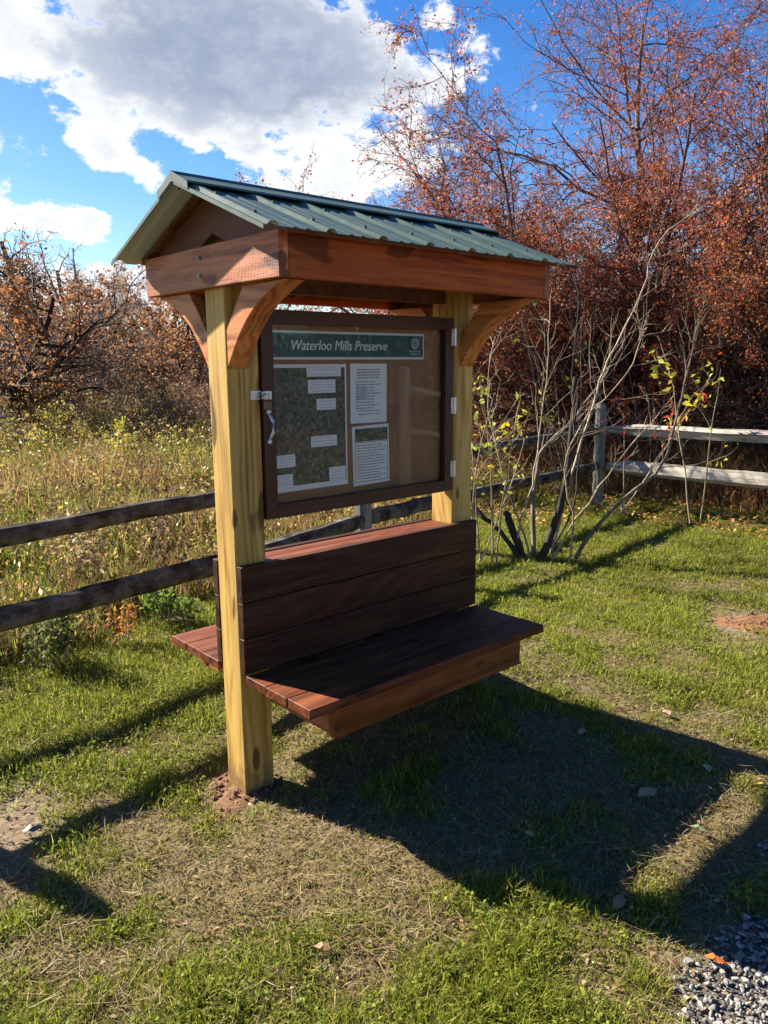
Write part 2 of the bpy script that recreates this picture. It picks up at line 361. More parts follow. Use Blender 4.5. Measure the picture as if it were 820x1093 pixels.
# ------------------------------------------------------------------ ground
def hgt(x, y):
    d = np.hypot(x-CAM[0], y-CAM[1])
    return ((fbm(x*1.3, y*1.3, 3)-.5)*.05+(fbm(x*6, y*6, 2)-.5)*.016)*np.clip(1.3-d/16, .0, 1)+.13*np.exp(-((x-1.9)**2+(y-.1)**2)/1.69)
def grid_axis(lo, hi, step):
    far = np.cumsum(np.geomspace(step, 160, 34)); return np.concatenate([lo-far[::-1], np.arange(lo, hi, step), hi+far])
def ground_mat():
    m, nt, out = newmat('lawn_soil_and_thatch'); L = nt.links.new
    at = N(nt, 'ShaderNodeAttribute', attribute_name='tint')
    tc = N(nt, 'ShaderNodeTexCoord')
    n = N(nt, 'ShaderNodeTexNoise', Scale=28., Detail=9, Roughness=.75); L(tc.outputs['Object'], n.inputs[0])
    n2 = N(nt, 'ShaderNodeTexNoise', Scale=120., Detail=5, Roughness=.7); L(tc.outputs['Object'], n2.inputs[0])
    v = ramp(nt, [(.3, (.45,.42,.38)), (.5, (.95,.95,.95)), (.72, (1.7,1.62,1.5))], n.outputs[0])
    v2 = ramp(nt, [(.3, (.6,.6,.6)), (.7, (1.35,1.35,1.3))], n2.outputs[0])
    c = mixc(nt, at.outputs['Color'], v.outputs[0], 1., 'MULTIPLY'); c = mixc(nt, c, v2.outputs[0], 1., 'MULTIPLY')
    bs = N(nt, 'ShaderNodeBsdfPrincipled', Roughness=.95); bs.inputs['Specular IOR Level'].default_value = .1; L(c, bs.inputs['Base Color'])
    bp = N(nt, 'ShaderNodeBump', Strength=.9, Distance=.02); L(math_(nt, 'ADD', n.outputs[0], math_(nt, 'MULTIPLY', n2.outputs[0], .4)), bp.inputs['Height']); L(bp.outputs[0], bs.inputs['Normal'])
    L(bs.outputs[0], out.inputs[0]); return m

def bump(x, y, cx, cy, r): return np.exp(-((x-cx)**2+(y-cy)**2)/(r*r))
def greenness(x, y):
    g = .17+fbm(x*.9+5, y*.9, 4)*1.0+(fbm(x*4.5, y*4.5+9, 3)-.5)*1.7
    g = g+.38*bump(x, y, .2, 1.9, 1.1)+.28*bump(x, y, 5.2, .9, 2.2)+.25*bump(x, y, 3.2, -.9, 1.0)+.25*bump(x, y, .05, -1.55, .45)+.12*bump(x, y, -.1, .1, .4)
    g = g-.12*bump(x, y, -.45, -.75, .75)+.14*bump(x, y, -.75, -.55, .35)+.12*bump(x, y, -.3, -1.2, .4)-.42*bump(x, y, .9, -.75, .8)-.22*bump(x, y, 2.5, .1, .6)-.3*bump(x, y, -.25, -.45, .35)-.25*bump(x, y, .1, -.95, .3)-.2*bump(x, y, 4.4, -.3, .5)-.2*bump(x, y, 3.2, .9, .5)-.5*bump(x, y, -.85, .42, .32)-.6*bump(x, y, 3.64, -.54, .35)-.25*bump(x, y, 1.2, -1.7, .4)
    return np.clip(g, 0, 1)
def gravel_mask(x, y):
    # positive inside the gravel patch; its edge runs along the bottom right of the view
    n = (fbm(x*5+3, y*5, 3)-.5)*.25
    return (-(y+1.79)+.02*(x-.5)+n)*1.0
def fence_y(x): return 1.40+.19*(x+.5)
def meadow_mask(x, y):
    n = (fbm(x*1.7, y*1.7, 3)-.5)*.7
    a = y-(2.15+.22*np.clip(x, -30, 6.9)+n)
    b = x-(7.55+n*.8-.0*y)
    return np.maximum(a, b)
xs = grid_axis(-4.5, 9.5, .06); ys = grid_axis(-5.5, 7.5, .06)
X, Y = np.meshgrid(xs, ys, indexing='ij')
Z = hgt(X, Y)
gn = greenness(X, Y)[..., None]
base = np.array([.20,.150,.085])*(1-gn)+np.array([.125,.120,.042])*gn
bare = (bump(X, Y, -.85, .42, .30)+bump(X, Y, 3.64, -.54, .3)*1.0)[..., None].clip(0, 1)
base = base*(1-bare)+np.array([.26,.19,.13])*bare
mm = np.clip(meadow_mask(X, Y)*2, 0, 1)[..., None]
base = base*(1-mm)+np.array([.10,.072,.036])*mm
gm_ = np.clip(gravel_mask(X, Y)*5+.5, 0, 1)[..., None]
base = base*(1-gm_)+np.array([.16,.14,.115])*gm_
nx, ny = X.shape
I = np.arange(nx*ny).reshape(nx, ny)
F = np.stack([I[:-1, :-1], I[1:, :-1], I[1:, 1:], I[:-1, 1:]], -1).reshape(-1, 4)
g = np_mesh('ground', np.stack([X, Y, Z], -1), F, ground_mat(), tint=base.reshape(-1, 3), smooth=True)
tag(g, 'uneven lawn soil with thatch and bare patches', kind='structure')

# ------------------------------------------------------------------ blades and leaves
def blades(P, h, wd, lean, az, curl, tint):
    """5-vertex bent blades."""
    n = len(P); d = np.stack([np.cos(az), np.sin(az), np.zeros(n)], 1)
    s = np.stack([-np.sin(az+RNG.normal(0, .8, n)), np.cos(az), np.zeros(n)], 1); s /= np.linalg.norm(s, axis=1)[:, None]
    up = np.array([0, 0, 1.])
    a1 = lean[:, None]; a2 = (lean+curl)[:, None]
    m = P+(np.sin(a1)*d+np.cos(a1)*up)*h[:, None]*.55
    t = m+(np.sin(a2)*d+np.cos(a2)*up)*h[:, None]*.45
    W = wd[:, None]*s*.5
    V = np.stack([P-W, P+W, m+W*.8, m-W*.8, t], 1).reshape(-1, 3)
    b = np.arange(n)[:, None]*5
    return V, [b+np.array([[0, 1, 2, 3]]), b+np.array([[3, 2, 4]])], np.repeat(tint, 5, 0)
def diamonds(P, size, nrm, tint, asp=.5, fold=.25):
    n = len(P); nrm = nrm/np.linalg.norm(nrm, axis=1)[:, None]
    r = RNG.normal(size=(n, 3)); a = np.cross(nrm, r); a /= np.linalg.norm(a, axis=1)[:, None]; b = np.cross(nrm, a)
    S = size[:, None]
    V = np.stack([P-a*S*.5, P+b*S*.5*asp+nrm*S*fold*.3, P+a*S*.5, P-b*S*.5*asp+nrm*S*fold*.3], 1).reshape(-1, 3)
    return V, np.arange(n)[:, None]*4+np.array([[0, 1, 2, 3]]), np.repeat(tint, 4, 0)
def pick(cols, n, p=None, jit=.18):
    c = np.array(cols)[RNG.choice(len(cols), n, p=p)]
    return np.clip(c*(1+RNG.normal(0, jit, (n, 1)))*(1+RNG.normal(0, .06, (n, 3))), .004, .9)
def merge(parts):
    V = []; F3 = []; F4 = []; T = []; o = 0
    for v, f, t in parts:
        for q in (f if isinstance(f, list) else [f]): (F4 if q.shape[1] == 4 else F3).append(q+o)
        V.append(v); T.append(t); o += len(v)
    fs = ([np.concatenate(F4)] if F4 else [])+([np.concatenate(F3)] if F3 else [])
    return np.concatenate(V), fs, np.concatenate(T)

BEAR = math.atan2(CF[1], CF[0])
def polar(n, d0, d1, half, c=0.):
    d = d0+(d1-d0)*RNG.random(n)**1.15; a = BEAR+c+RNG.uniform(-half, half, n)
    return CAM[0]+d*np.cos(a), CAM[1]+d*np.sin(a), d

# mown lawn
def lawn():
    parts = []
    n = 1050000
    x, y, d = polar(n, 1.0, 12.5, .76)
    gq = greenness(x, y); mm = meadow_mask(x, y)
    bare = bump(x, y, -.85, .42, .30)+bump(x, y, 3.64, -.54, .33)+bump(x, y, .04, -.02, .17)*1.3
    keep = (RNG.random(n) < .72+.28*gq-bare*1.1) & (mm < .35) & (gravel_mask(x, y) < .04-RNG.random(n)*.10)
    x, y, d, gq = x[keep], y[keep], d[keep], gq[keep]; n = len(x)
    P = np.stack([x, y, hgt(x, y)-.004], 1)
    dry = RNG.random(n) > np.clip(gq*1.05+.06+(fbm(x*14, y*14, 2)-.5)*.6, .10, .93)
    h = np.where(dry, RNG.uniform(.02, .05, n), RNG.uniform(.016, .056, n)*(.5+.9*gq))*(.55+.9*fbm(x*9, y*9, 2))
    tint = pick([(.20,.225,.022), (.26,.28,.034), (.155,.18,.020), (.33,.32,.06)], n)
    td = pick([(.31,.24,.105), (.40,.32,.16), (.23,.16,.075), (.25,.23,.07)], n)
    tint[dry] = td[dry]
    lean = np.where(dry, RNG.uniform(.7, 1.5, n), np.abs(RNG.normal(.55, .35, n)))
    parts.append(blades(P, h, .0026*(1+.16*d)*RNG.uniform(.7, 1.4, n), lean, RNG.uniform(0, 6.283, n), RNG.uniform(.1, .8, n), tint))
    n = 30000
    x, y, d = polar(n, 1.0, 9, .76); k = (meadow_mask(x, y) < .2) & (gravel_mask(x, y) < 0) & (fbm(x*2+40, y*2, 3) > .42); x, y, d = x[k], y[k], d[k]; n = len(x)
    P = np.stack([x, y, hgt(x, y)+RNG.uniform(.004, .025, n)], 1)
    parts.append(blades(P, RNG.uniform(.04, .11, n), RNG.uniform(.0014, .0028, n)*(1+.1*d), RNG.uniform(1.25, 1.6, n), RNG.uniform(0, 6.283, n), RNG.uniform(-.2, .2, n), pick([(.44,.36,.19), (.36,.27,.13), (.28,.19,.10)], n)))
    # clover and broad-leaf weeds between the blades
    n = 170000
    x, y, d = polar(n, 1.0, 12., .78); gq = greenness(x, y)+(fbm(x*7, y*7, 2)-.5)*.6
    k = (gq > .52+.26*RNG.random(n)) & (RNG.random(n) < .25+.25*d) & (meadow_mask(x, y) < .3) & (gravel_mask(x, y) < -.05); x, y, d = x[k], y[k], d[k]; n = len(x)
    P = np.stack([x, y, hgt(x, y)+RNG.uniform(.008, .04, n)], 1)
    nr = RNG.normal(0, .45, (n, 3)); nr[:, 2] = 1
    parts.append(diamonds(P, RNG.uniform(.007, .017, n)*(1+.06*d), nr, pick([(.19,.235,.025), (.25,.29,.040), (.145,.185,.024)], n), asp=.8))
    V, Fs, T = merge(parts)
    o = np_mesh('lawn_grass', V, Fs, GRASS, tint=T)
    tag(o, 'short mown autumn grass with clover and straw patches', 'grass', kind='stuff')
lawn()

def litter():
    n = 26000
    x, y, d = polar(n, 1.0, 12., .78)
    gq = greenness(x, y)
    k = (RNG.random(n) > gq*.95+.02) & (meadow_mask(x, y) < .5) & (gravel_mask(x, y) < .6); x, y, d = x[k], y[k], d[k]; n = len(x)
    P = np.stack([x, y, hgt(x, y)+RNG.uniform(.004, .02, n)], 1)
    nr = RNG.normal(0, .5, (n, 3)); nr[:, 2] = 1
    a = diamonds(P, RNG.uniform(.012, .030, n), nr, pick([(.20,.115,.06), (.30,.20,.10), (.13,.07,.04), (.38,.28,.16)], n), asp=.45, fold=.5)
    # fallen leaves under the thicket at the right-hand fence
    n = 5000
    x = RNG.uniform(5.2, 9, n); y = RNG.uniform(-1.5, 4.5, n); k = (x > 6.3+(y < 0)*.2) | (y > fence_y(x)-.3); x, y = x[k], y[k]; n = len(x)
    P = np.stack([x, y, hgt(x, y)+RNG.uniform(.02, .09, n)], 1); nr = RNG.normal(0, .6, (n, 3)); nr[:, 2] = 1
    b = diamonds(P, RNG.uniform(.03, .07, n), nr, pick([(.34,.19,.05), (.45,.30,.10), (.25,.10,.04), (.40,.24,.05)], n), asp=.6, fold=.5)
    V, Fs, T = merge([a, b])
    tag(np_mesh('leaf_litter', V, Fs, LEAF, tint=T), 'crumbled brown leaf bits lying in the lawn', 'leaf litter', kind='stuff')
litter()

# meadow beyond the fences
def meadow():
    parts = []
    n = 430000
    x, y, d = polar(n, 3.2, 36, .80)
    d2 = d
    mm = meadow_mask(x, y)
    k = (mm > 0) & (RNG.random(n) < .45+mm*1.5) & ((d < 14) | (RNG.random(n) < .8)); x, y, d, mm = x[k], y[k], d[k], mm[k]; n = len(x)
    right = np.clip((x-6.8)/1.5-(y-2.6)*.22, 0, 1)              # the brown bank behind the right-hand fence
    patch = fbm(x*.35, y*.35+4, 3); fine = fbm(x*1.6+3, y*1.6, 3)
    tall = np.maximum(.26+.40*np.clip(mm*.30, 0, 1), right*1.0*np.clip(mm*2, 0, 1))
    h = RNG.uniform(.5, 1.1, n)*tall*(.45+1.1*fine)*(1-.25*right)
    P = np.stack([x, y, hgt(x, y)-.01], 1)
    gold = pick([(.33,.22,.085), (.40,.28,.12), (.26,.165,.07), (.20,.12,.05), (.24,.125,.05)], n)
    green = pick([(.19,.21,.030), (.24,.255,.045), (.14,.16,.026)], n)
    brown = pick([(.36,.17,.07), (.44,.23,.09), (.26,.13,.06), (.46,.31,.14)], n)
    gsel = (RNG.random(n) < np.clip((patch-.35)*2.6+.33-mm*.012, .10, .88))[:, None]
    tint = np.where(gsel, green, gold); tint = np.where((RNG.random(n) < right*.95)[:, None], brown, tint)
    parts.append(blades(P, h, .0045*(1+.22*d)*RNG.uniform(.6, 1.3, n), np.abs(RNG.normal(.25, .25, n)), RNG.uniform(0, 6.283, n), RNG.uniform(.1, 1.1, n), tint))
    # leafy forbs: leaves up the stalks
    n = 230000
    x, y, d = polar(n, 3.2, 34, .80); mm = meadow_mask(x, y)
    cl = fbm(x*2.6+11, y*2.6, 3)
    k = (mm > .02) & (cl > .44); x, y, d, mm, cl = x[k], y[k], d[k], mm[k], cl[k]; n = len(x)
    right = np.clip((x-6.8)/1.5-(y-2.6)*.22, 0, 1)
    hh = RNG.random(n)**.8*(.24+.45*np.clip(mm*.3, 0, 1))*(.35+1.5*np.clip(cl-.35, 0, 1)*2)
    P = np.stack([x, y, .03+hh], 1)
    green = pick([(.15,.19,.03), (.21,.25,.045), (.10,.14,.03), (.26,.24,.05), (.30,.24,.06)], n)
    gold = pick([(.40,.28,.10), (.28,.17,.07), (.36,.24,.07), (.20,.11,.05), (.38,.28,.16)], n)
    brown = pick([(.30,.12,.04), (.20,.08,.035), (.40,.20,.06), (.14,.07,.04)], n)
    t = np.where((RNG.random(n) < .55-.012*d)[:, None], green, gold); t = np.where((RNG.random(n) < right)[:, None], brown, t)
    parts.append(diamonds(P, RNG.uniform(.018, .050, n)*(1+.02*d), RNG.normal(size=(n, 3))+np.array([0, 0, .7]), t, asp=.5))
    # seed heads: reddish-brown and dark flecks at the top of the stalks
    n = 60000
    x, y, d = polar(n, 4, 36, .80); mm = meadow_mask(x, y); k = (mm > .3) & (fbm(x*3, y*3+20, 2) > .5); x, y, d, mm = x[k], y[k], d[k], mm[k]; n = len(x)
    P = np.stack([x, y, RNG.uniform(.45, 1.1, n)*(.3+.5*np.clip(mm*.3, 0, 1))], 1)
    parts.append(diamonds(P, RNG.uniform(.015, .05, n)*(1+.03*d), RNG.normal(size=(n, 3)), pick([(.10,.06,.035), (.25,.14,.06), (.5,.42,.28), (.42,.30,.05)], n), asp=.45))
    V, Fs, T = merge(parts)
    tag(np_mesh('meadow_grass', V, Fs, GRASS, tint=T), 'tall golden and green meadow weeds beyond the split rail fence', 'meadow', kind='stuff')
meadow()

# rough growth behind the viewer, seen mirrored in the notice case
def back_meadow():
    n = 26000
    x = RNG.uniform(1.2, 9, n); y = -3.6-RNG.random(n)*5
    P = np.stack([x, y, np.zeros(n)], 1); h = RNG.uniform(.3, 1.0, n)
    V, Fs, T = merge([blades(P, h, .02*RNG.uniform(.6, 1.4, n), np.abs(RNG.normal(.25, .25, n)), RNG.uniform(0, 6.28, n), RNG.uniform(.1, 1, n),
                      pick([(.36,.22,.085), (.25,.13,.06), (.15,.15,.04), (.42,.28,.12)], n))])
    tag(np_mesh('rough_grass', V, Fs, GRASS, tint=T), 'rough brown weeds behind the viewer mirrored in the notice case', 'weeds', kind='stuff')
back_meadow()

# ------------------------------------------------------------------ gravel
def gravel():
    import bmesh
    bm = bmesh.new(); bmesh.ops.create_icosphere(bm, subdivisions=2, radius=1.); bv = np.array([v.co[:] for v in bm.verts]); bf = np.array([[v.index for v in f.verts] for f in bm.faces]); bm.free()
    V = []; Fq = []; T = []; o = 0
    n = 30000
    x = RNG.uniform(-.5, 2.2, n); y = RNG.uniform(-2.7, -1.5, n); g_ = gravel_mask(x, y)
    k = RNG.random(n) < np.clip(g_*5+.30, 0, 1)*np.where(g_ > -.02, 1, .15); x, y = x[k], y[k]
    for xx, yy in zip(x, y):
        s = .0045+.0120*RNG.random()**2.2
        sc = s*np.array([1.25, .95, .62])*RNG.uniform(.75, 1.3, 3)
        # chipped: cut the ball by a few random planes
        q = bv.copy()
        for _ in range(9):
            nn = RNG.normal(size=3); nn /= np.linalg.norm(nn); dd = q@nn; cut = RNG.uniform(.2, .6)
            q = q-np.clip(dd-cut, 0, None)[:, None]*nn
        q = q*sc; a = RNG.uniform(0, 6.28); b = RNG.normal(0, .4)
        R = np.array([[math.cos(a), -math.sin(a), 0], [math.sin(a), math.cos(a), 0], [0, 0, 1]])@np.array([[1, 0, 0], [0, math.cos(b), -math.sin(b)], [0, math.sin(b), math.cos(b)]])
        V.append(q@R.T+np.array([xx, yy, hgt(np.array(xx), np.array(yy))+s*.35+RNG.random()*.006])); Fq.append(bf+o); o += len(bv)
        c = np.array([(.19,.176,.152), (.25,.233,.202), (.125,.115,.10), (.23,.18,.125), (.29,.27,.235)][RNG.integers(5)])*RNG.uniform(.8, 1.15)
        T.append(np.tile(c, (len(bv), 1)))
    m, nt, out = newmat('gravel_stone'); L = nt.links.new
    at = N(nt, 'ShaderNodeAttribute', attribute_name='tint'); tc = N(nt, 'ShaderNodeTexCoord')
    nn = N(nt, 'ShaderNodeTexNoise', Scale=160., Detail=5); L(tc.outputs['Object'], nn.inputs[0])
    rr = ramp(nt, [(.3, (.65,.65,.65)), (.7, (1.25,1.25,1.25))], nn.outputs[0])
    bs = N(nt, 'ShaderNodeBsdfPrincipled', Roughness=.8); L(mixc(nt, at.outputs['Color'], rr.outputs[0], 1., 'MULTIPLY'), bs.inputs['Base Color']); L(bs.outputs[0], out.inputs[0])
    ob = np_mesh('gravel', np.concatenate(V), np.concatenate(Fq), m, tint=np.concatenate(T))
    tag(ob, 'grey crushed stone gravel at the lawn edge', 'gravel', kind='stuff')
gravel()

# ------------------------------------------------------------------ kiosk
Lk, hp, T_, D = 1.375, .07, .038, .432
y1 = hp+T_; ysd = y1+D; zs, zt = .555, 1.003
K = empty('information_kiosk')
tag(K, 'roofed timber notice kiosk with double sided bench, yellow posts and green metal roof', 'kiosk')
def post(x0):
    mb = MB(); mb.box(x0, x0+.14, -hp, hp, -.25, 2.205); return mb.build('post', PINE, K, bevel=.004)
post(0); post(Lk-.14)
# backrests: three planks each
for s in (-1, 1):
    mb = MB(); hh = (zt-(zs+.002))/3
    for i in range(3):
        a, b = sorted((s*(hp+.002), s*y1)); e = (rnd.uniform(-.003, .003), rnd.uniform(-.003, .003))
        mb.box(0+e[0], Lk+.004+e[1], a, b-(.0 if i else .001), zs+.002+i*hh+.0015, zs+.002+(i+1)*hh-.0015)
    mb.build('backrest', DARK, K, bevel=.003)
mb = MB()
for i in range(2): mb.box(.142, Lk-.142, -hp+.0+i*.0705, -.001+i*.0705, zt-.035, zt-.006)
mb.build('cap_board', SEAT, K, bevel=.003)
for s in (-1, 1):
    mb = MB(); pw = D/3
    for i in range(3):
        a, b = sorted((s*(y1+i*pw+.0015), s*(y1+(i+1)*pw-.0015))); mb.box(rnd.uniform(-.003, .003), Lk+rnd.uniform(-.003, .004), a, b, zs-T_, zs)
    a, b = sorted((s*(.0), s*(y1-.001)))
    mb.box(.142, Lk-.142, a+.001, b-.001, zs-T_, zs-.002)
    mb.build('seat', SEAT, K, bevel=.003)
    a, b = sorted((s*(ysd-.03), s*(ysd-.03-T_)))
    MB().box(.134, Lk-.134, a, b, zs-.169, zs-T_-.001).build('seat_apron', APRON, K, bevel=.003)
for x0 in (.1415, Lk-.1415-T_):
    MB().box(x0, x0+T_, -(ysd-.03-T_-.001), ysd-.03-T_-.001, zs-.166, zs-T_-.002).build('support_arm', RED_Y, K, bevel=.003)
# gable beams and headers
zb0, zb1 = 2.062, 2.212
for x0 in (-.036, Lk-.002):
    MB().box(x0, x0+T_, -.488, .488, zb0, zb1).build('gable_beam', RED_Y, K, bevel=.003)
for s in (-1, 1):
    a, b = sorted((s*.487, s*.449))
    MB().box(.004, Lk-.004, a, b, zb0+.002, zb1+.004).build('header_beam', RED_X, K, bevel=.003)
# curved braces
def brace(x0, s):
    yb, zl, yt, zi = .46, 1.765, .20, 1.905
    pts = [(hp+.001, zl), (hp+.001, zi), (yt, zb0-.001), (yb, zb0-.001)]
    n = 14
    for i in range(1, n):                       # concave underside
        t = i/n; yy = yb+(hp-yb)*t; zz = zb0+(zl-zb0)*t
        k = .050*math.sin(math.pi*t); dy, dz = (hp-yb), (zl-zb0); l = math.hypot(dy, dz)
        pts.append((yy+dz/l*k, zz-dy/l*k))
    mb = MB(); mb.prism([(s*p[0], p[1]) for p in pts], 'x', x0, x0+.089); mb.build('brace', RED_Z, K, bevel=.003)
for x0 in (.003, Lk-.092):
    for s in (-1, 1): brace(x0, s)
# rafters
SL = .395; zr0 = 2.405
for x0 in (.003, Lk/2-.019, Lk-.041):
    for s in (-1, 1):
        ye = .446
        pts = [(s*.0005, zr0-.146), (s*.0005, zr0), (s*ye, zr0-SL*ye), (s*ye, zr0-.146-SL*ye)]
        MB().prism(pts, 'x', x0, x0+T_).build('rafter', INNER, K, bevel=.002)
MB().box(.142, Lk-.142, -.019, .019, 2.06, 2.20).build('tie_beam', INNER, K, bevel=.003)
# a diagonal stay inside the roof, pale where the sun reaches it
# sheathing boards, metal sheets, ridge cap
ox = .12; oL = .145; yE = .571
def zroof(y): return 2.428-SL*abs(y)
for s in (-1, 1):
    mb = MB()
    for i in range(4):
        a = .02+i*.132; b = a+.115
        mb.prism([(s*a, zroof(a)-.022), (s*b, zroof(b)-.022), (s*b, zroof(b)-.004), (s*a, zroof(a)-.004)], 'x', -.030, Lk+.030)
    mb.build('purlin', INNER, K)
xsr = []
k = 0; xr = -oL+.035
prof = [(-oL, 0)]
while xr < Lk+ox-.02:
    for dx, dz in ((-.024, 0), (-.010, .0125), (.010, .0125), (.024, 0)):
        prof.append((xr+dx, dz))
    if xr+.2 < Lk+ox: 
        for q in (.085, .135): prof += [(xr+q-.012, 0), (xr+q-.006, .0035), (xr+q+.006, .0035), (xr+q+.012, 0)]
    xr += .2286
prof = [p for p in prof if p[0] <= Lk+ox-.001]+[(Lk+ox, 0)]
ribs = [-oL+.035+.2286*i for i in range(8) if -oL+.035+.2286*i < Lk+ox-.02]
for s in (-1, 1):
    for nm, mt, dz0 in (('roof_sheet', GREENM, 0.), ('roof_lining', LINING, -.0025)):
        vs = []; rows = [0.004, .14, .28, .42, yE-(0 if dz0 == 0 else .001)]
        for yy in rows:
            vs += [(x, s*yy, zroof(yy)+z+dz0) for x, z in prof]
        n = len(prof); fs = [(r*n+i, r*n+i+1, (r+1)*n+i+1, (r+1)*n+i) for r in range(len(rows)-1) for i in range(n-1)]
        mb = MB(); mb.poly(vs, fs)
        if dz0 == 0:
            for x in ribs:                       # screw heads on the ribs
                for yy in (.24, .47):
                    mb.tube([(x, s*yy, zroof(yy)+.012), (x, s*yy, zroof(yy)+.019)], .007, 6)
            # folded drip edge along the rakes
            for x in (-oL, Lk+ox):
                mb.prism([(s*.01, zroof(.01)-.014), (s*yE, zroof(yE)-.014), (s*yE, zroof(yE)), (s*.01, zroof(.01))], 'x', x-.0012, x+.0012)
        mb.build(nm, mt, K)
# ridge cap: bent sheet riding on the ribs, open between them
pc = []
for yy, dz in ((-.118, .016), (-.112, .0225), (-.02, .0225), (-.006, .030), (.006, .030), (.02, .0225), (.112, .0225), (.118, .016)):
    pc.append((yy, zroof(yy)+dz))
mb = MB(); vs = [(x, p[0], p[1]) for x in (-oL-.004, Lk+ox+.004) for p in pc]; n = len(pc)
mb.poly(vs, [(i, i+1, n+i+1, n+i) for i in range(n-1)])
for x in (-oL-.004, Lk+ox+.004):
    for sg in (-1, 1):
        mb.poly([(x, 0, zroof(0)-.006), (x, sg*.115, zroof(.115)-.006), (x, sg*.115, zroof(.115)+.02), (x, 0, zroof(0)+.028)], [(0, 1, 2, 3)])
mb.build('ridge_cap', GREENM, K)
# dark closure wood under the ridge cap
MB().prism([(-.055, zroof(.055)+.001), (0, zroof(0)+.004), (.055, zroof(.055)+.001), (.055, zroof(.055)+.017), (0, zroof(0)+.019), (-.055, zroof(.055)+.017)], 'x', -oL+.05, Lk+ox-.05).build('ridge_closure', plain('black_closure_foam', (.012,.013,.013), .9), K)
for z_ in (2.108, 2.173):
    mb = MB(); mb.tube([(-.0365, .03, z_), (-.039, .03, z_), (-.0391, .03, z_), (-.046, .03, z_)], [.010, .010, .0065, .0065], 6)
    mb.build('bolt', plain('dull_bolt_zinc', (.30,.29,.28), .55, metal=.7), K)

# notice case
C = empty('notice_case'); C.parent = K
x0, x1, z0, z1 = .147, 1.226, 1.168, 1.992; yf, yb_ = -.082, .015; st = .055
for xa in (x0, x1-st): MB().box(xa, xa+st, yf, yf+.034, z0+.001, z1-.001).build('door_stile', FRAMEV, C, bevel=.002)
for za in (z0, z1-st): MB().box(x0+st+.001, x1-st-.001, yf+.001, yf+.034, za, za+st).build('door_rail', FRAMEW, C, bevel=.002)
mb = MB()
mb.box(x0+.002, x0+.03, yf+.036, yb_, z0+.002, z1-.002); mb.box(x1-.03, x1-.002, yf+.036, yb_, z0+.002, z1-.002)
mb.box(x0+.031, x1-.031, yf+.036, yb_, z0+.002, z0+.03); mb.box(x0+.031, x1-.031, yf+.036, yb_, z1-.03, z1-.002); mb.build('case_box', FRAMEW, C)
YB = -.030
MB().box(x0+.031, x1-.031, YB, YB+.012, z0+.031, z1-.031).build('back_board', BOARD, C)
gp = MB(); gp.poly([(x0+st-.006, yf+.018, z0+st-.006), (x1-st+.006, yf+.018, z0+st-.006), (x1-st+.006, yf+.018, z1-st+.006), (x0+st-.006, yf+.018, z1-st+.006)], [(0, 1, 2, 3)])
gp.build('glass', GLASS, C)
for zz in (1.903, 1.582, 1.276):
    mb = MB(); mb.box(x1-.020, x1+.018, yf-.0035, yf-.0005, zz-.038, zz+.038); mb.tube([(x1+.001, yf-.007, zz-.040), (x1+.001, yf-.007, zz+.040)], .0065, 8)
    for q in (-.024, .024):
        mb.tube([(x1-.012, yf-.0035, zz+q), (x1-.012, yf-.006, zz+q)], .004, 6)
    mb.build('hinge', STEEL, C)
mb = MB(); mb.tube([(.170, yf, 1.590), (.170, yf-.012, 1.582), (.172, yf-.027, 1.565), (.172, yf-.027, 1.520), (.170, yf-.012, 1.500), (.170, yf, 1.492)], [.006,.006,.0065,.0065,.006,.006], 8)
for zz in (1.600, 1.482): mb.tube([(.170, yf, zz), (.170, yf-.005, zz)], .010, 10)
mb.build('pull_handle', SILVERW, C, smooth=True)
mb = MB(); mb.box(.096, .142, -hp-.004, -hp-.001, 1.648, 1.682); mb.box(.150, .185, yf-.004, yf-.001, 1.648, 1.680)
mb.box(.138, .158, yf-.008, yf-.005, 1.650, 1.678); mb.tube([(.150, yf-.009, 1.664), (.150, yf-.024, 1.664)], .008, 8)
for q in (.104, .126): mb.tube([(q, -hp-.004, 1.665), (q, -hp-.007, 1.665)], .005, 6)
mb.build('hasp', STEEL, C)
# padlock
PL = empty('padlock', (.150, yf-.024, 1.655))
tag(PL, 'small brown padlock hanging from the steel hasp of the notice case', 'padlock')
mb = MB(); mb.box(-.017, .017, -.008, .008, -.046, -.012); mb.build('lock_body', BRASS, PL, bevel=.004)
MB().tube([(-.010, 0, -.013), (-.010, 0, .006), (-.006, 0, .014), (0, 0, .017), (.006, 0, .014), (.010, 0, .006), (.010, 0, -.013)], .0032, 8).build('shackle', STEEL, PL, smooth=True)

# printed matter on the back board
def sheet(name, xa, xb, za, zb, y, parent=None, mat=PAPER, warp=.002, tilt=0., nx=8, nz=8):
    vs = []
    for j in range(nz+1):
        for i in range(nx+1):
            u, v = i/nx, j/nz
            x = xa+(xb-xa)*u+tilt*(v-.5)*(zb-za); z = za+(zb-za)*v-tilt*(u-.5)*(xb-xa)
            vs.append((x, y-abs(warp)*(.2+abs(math.sin(3.1*u+1.3*warp*1000)*math.cos(2.3*v+warp*700))), z))
    fs = [(j*(nx+1)+i, j*(nx+1)+i+1, (j+1)*(nx+1)+i+1, (j+1)*(nx+1)+i) for j in range(nz) for i in range(nx)]
    mb = MB(); mb.poly(vs, fs); return mb.build(name, mat, parent, smooth=True)
def flat(mb, xa, xb, za, zb, y): return mb.poly([(xa, y, za), (xb, y, za), (xb, y, zb), (xa, y, zb)], [(0, 1, 2, 3)])
